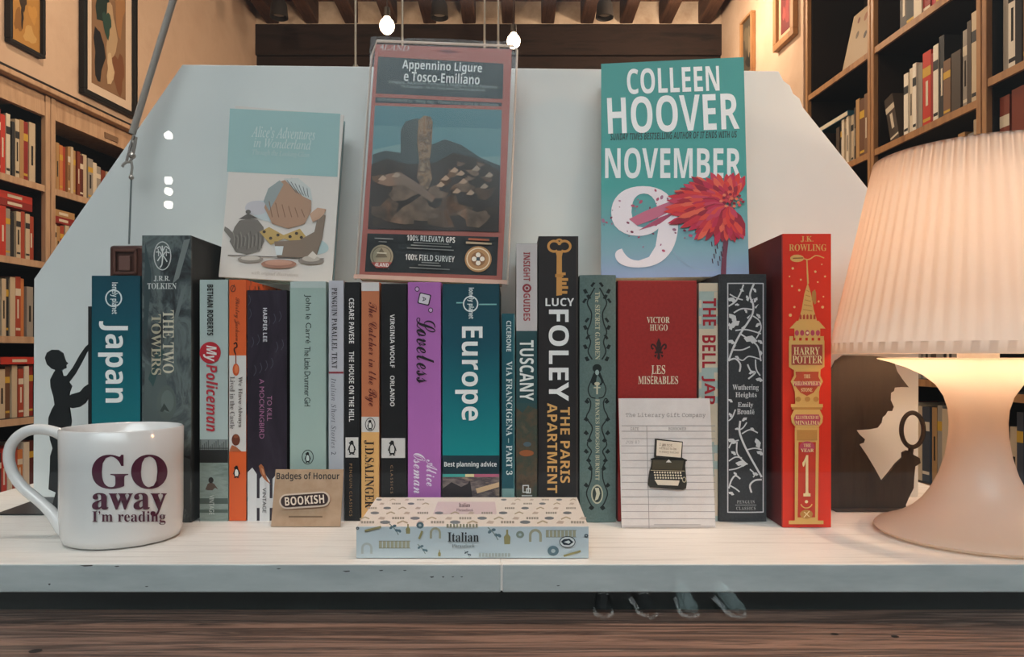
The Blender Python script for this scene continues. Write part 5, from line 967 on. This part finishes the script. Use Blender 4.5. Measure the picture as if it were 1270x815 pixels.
# table lamp
LC = Vector(((1213 - 635) / F * .578, .578, .0004)); k = .585 / F
t = thing('table_lamp', LC, 'lit white table lamp with a pleated shade at the right end of the shelf', 'lamp')
PLW = bpy.data.materials.new('white_plastic'); PLW.use_nodes = True; n_ = PLW.node_tree; bs = n_.nodes['Principled BSDF']
bs.inputs['Base Color'].default_value = lin('#f2ebe3'); bs.inputs['Roughness'].default_value = .25
tl = n_.nodes.new('ShaderNodeBsdfTranslucent'); tl.inputs[0].default_value = lin('#fbe9d6'); mx = n_.nodes.new('ShaderNodeMixShader'); mx.inputs[0].default_value = .6
n_.links.new(bs.outputs[0], mx.inputs[1]); n_.links.new(tl.outputs[0], mx.inputs[2]); n_.links.new(mx.outputs[0], n_.nodes['Material Output'].inputs[0])
prof = [(.0001, .0), (.066, .0), (.0715, .0012), (.0735, .0034), (.0715, .0058), (.064, .0084), (.055, .0125), (.046, .0185), (.0385, .026), (.032, .036), (.0265, .048), (.0225, .062), (.0203, .077), (.0198, .088), (.0206, .098), (.0235, .108), (.029, .117), (.038, .1245), (.050, .1305), (.062, .1348), (.070, .1368), (.0712, .1376), (.0700, .1380)]
mb = MB(); mb.lathe(prof, LC, PLW, 72); mb.build('base', t, sharp=50)
SHM = bpy.data.materials.new('lamp_shade_cloth'); SHM.use_nodes = True; n_ = SHM.node_tree; n_.nodes.clear()
df = n_.nodes.new('ShaderNodeBsdfDiffuse'); df.inputs[0].default_value = lin('#f0ddcd'); tl = n_.nodes.new('ShaderNodeBsdfTranslucent'); tl.inputs[0].default_value = lin('#f6d3b6')
mx = n_.nodes.new('ShaderNodeMixShader'); mx.inputs[0].default_value = .155; oo = n_.nodes.new('ShaderNodeOutputMaterial')
n_.links.new(df.outputs[0], mx.inputs[1]); n_.links.new(tl.outputs[0], mx.inputs[2]); n_.links.new(mx.outputs[0], oo.inputs[0])
N = 66 * 6
pleat = lambda i, j: .0007 * (abs(((j % 6) / 6) * 2 - 1) - .5) * 2 if 1 < i < 8 else 0
r0, r1, z0, z1 = .1052, .0735, .1415, .2935
pr = [(r0 + .0012, z0), (r0 + .0012, z0 + .0085)] + [(r0 + (r1 - r0) * (i / 5), z0 + .0087 + (z1 - z0 - .0087) * i / 5) for i in range(6)] + [(r1 + .0006, z1 + .0004), (r1 - .0012, z1), (r1 - .0012, z1 - .003)]
mb = MB(); mb.lathe(pr, LC, SHM, N, wave=pleat); mb.build('shade', t, sharp=80)
mb = MB(); mb.lathe([(.0001, .1278), (.014, .1278), (.0145, .165), (.0125, .168), (.0001, .168)], LC, '#e8e4de', 24)
for a in range(3): mb.tube([LC + Vector((.012 * math.cos(a * 2.094), .012 * math.sin(a * 2.094), .163)), LC + Vector(((r0 - .006) * math.cos(a * 2.094), (r0 - .006) * math.sin(a * 2.094), .1560))], .0013, '#d8d4ce', 6)
mb.build('socket', t)
mb = MB(); mb.lathe([(.0001, .2435), (.010, .242), (.019, .235), (.0225, .2235), (.020, .211), (.0135, .196), (.0115, .1685), (.0001, .1683)], LC, mat('#ffd9a8', emit=14), 24); mb.build('bulb', t)
point('lamp_light', LC + Vector((0, 0, .2255)), LAMP_W, (1, .76, .55), .026, t)

# ---------------------------------------------------------------- the street outside, seen only mirrored in the glass
mb = MB(); mb.box(-6, 6, -7, .36, FLZ - .15, FLZ - .05, noisy('paving', ['#1e1d1c', '#2b2928'], nscale=3, rough=.8)); struct(mb.build('ground'))
GZ = FLZ - .05
def shoe(px, yaw, upper, sole, label):
    Yv = F * (CAM.z - GZ) / (757 - 440); x = (px - 635) / F * Yv; y = .816 - Yv
    M = Matrix.Translation((x, y, GZ)) @ Matrix.Rotation(yaw, 4, 'Z')
    t = thing('sneaker', None, label, 'shoe', 'shoes on the paving outside', M)
    secs = [(-.14, .026, .03), (-.12, .036, .075), (-.07, .038, .085), (-.02, .038, .08), (.04, .044, .065), (.09, .046, .05), (.125, .036, .038), (.142, .014, .026)]   # along the foot, toe last
    def loft(z0, k, hs, m):
        mb = MB(); n = 14; vs = []
        for s, w, h in secs:
            for j in range(n):
                a = 2 * math.pi * j / n; zz = z0 + (hs if hs else h) * (.5 + .5 * math.sin(a)); vs.append(M @ Vector((w * k * math.cos(a) * (1 if math.sin(a) < .2 else .82), s, zz)))
        q = len(secs); mb.add(vs, [(i * n + j, i * n + (j + 1) % n, (i + 1) * n + (j + 1) % n, (i + 1) * n + j) for i in range(q - 1) for j in range(n)] + [list(range(n))[::-1], [(q - 1) * n + j for j in range(n)]], m, True); return mb
    loft(.024, .95, 0, upper).build('upper', t); loft(.0, 1.08, .03, sole).build('sole', t)
    mb = MB()
    for i in range(4):
        s = .0 + i * .022; h = .105 - i * .011; mb.tube([M @ Vector((-.024, s, h - .012)), M @ Vector((0, s + .004, h)), M @ Vector((.024, s, h - .012))], .0035, '#d8d8d4', 6)
    mb.build('laces', t)
for px, yaw, u, s, lab in ((748, .1, '#17181a', '#e6e6e2', 'black sneaker with white sole, leftmost of four mirrored under the shelf'), (797, -.1, '#17181a', '#e6e6e2', 'black sneaker with white sole, second of four mirrored under the shelf'),
                           (850, .05, '#8fa09f', '#dfe3e2', 'pale grey sneaker, third of four mirrored under the shelf'), (904, -.1, '#8fa09f', '#dfe3e2', 'pale grey sneaker, last of four mirrored under the shelf')):
    shoe(px, yaw, u, s, lab)
xs, ys = (209 - 635) / F * 4.5, .816 - 4.5
t = thing('street_lamp', (xs - .09, ys, GZ), 'street lamp with four small globes, mirrored as white dots on the white board', 'street lamp')
mb = MB(); mb.lathe([(.0001, 0), (.07, 0), (.07, .04), (.03, .08), (.022, .12), (.02, 2.75), (.03, 2.77), (.0001, 2.8)], (xs - .09, ys, GZ), '#1c2022', 20); mb.build('post', t)
for py in (168, 224, 237.5, 254):
    z = CAM.z + (440 - py) / F * 4.5; mb = MB(); mb.tube([(xs - .09, ys, z - .03), (xs - .03, ys, z - .035), (xs, ys, z - .02)], .006, '#1c2022', 8); br = mb.build('bracket', t)
    mb = MB(); mb.sphere((xs, ys, z), .024, mat('#fff6e6', emit=45), 10); mb.build('globe', br)
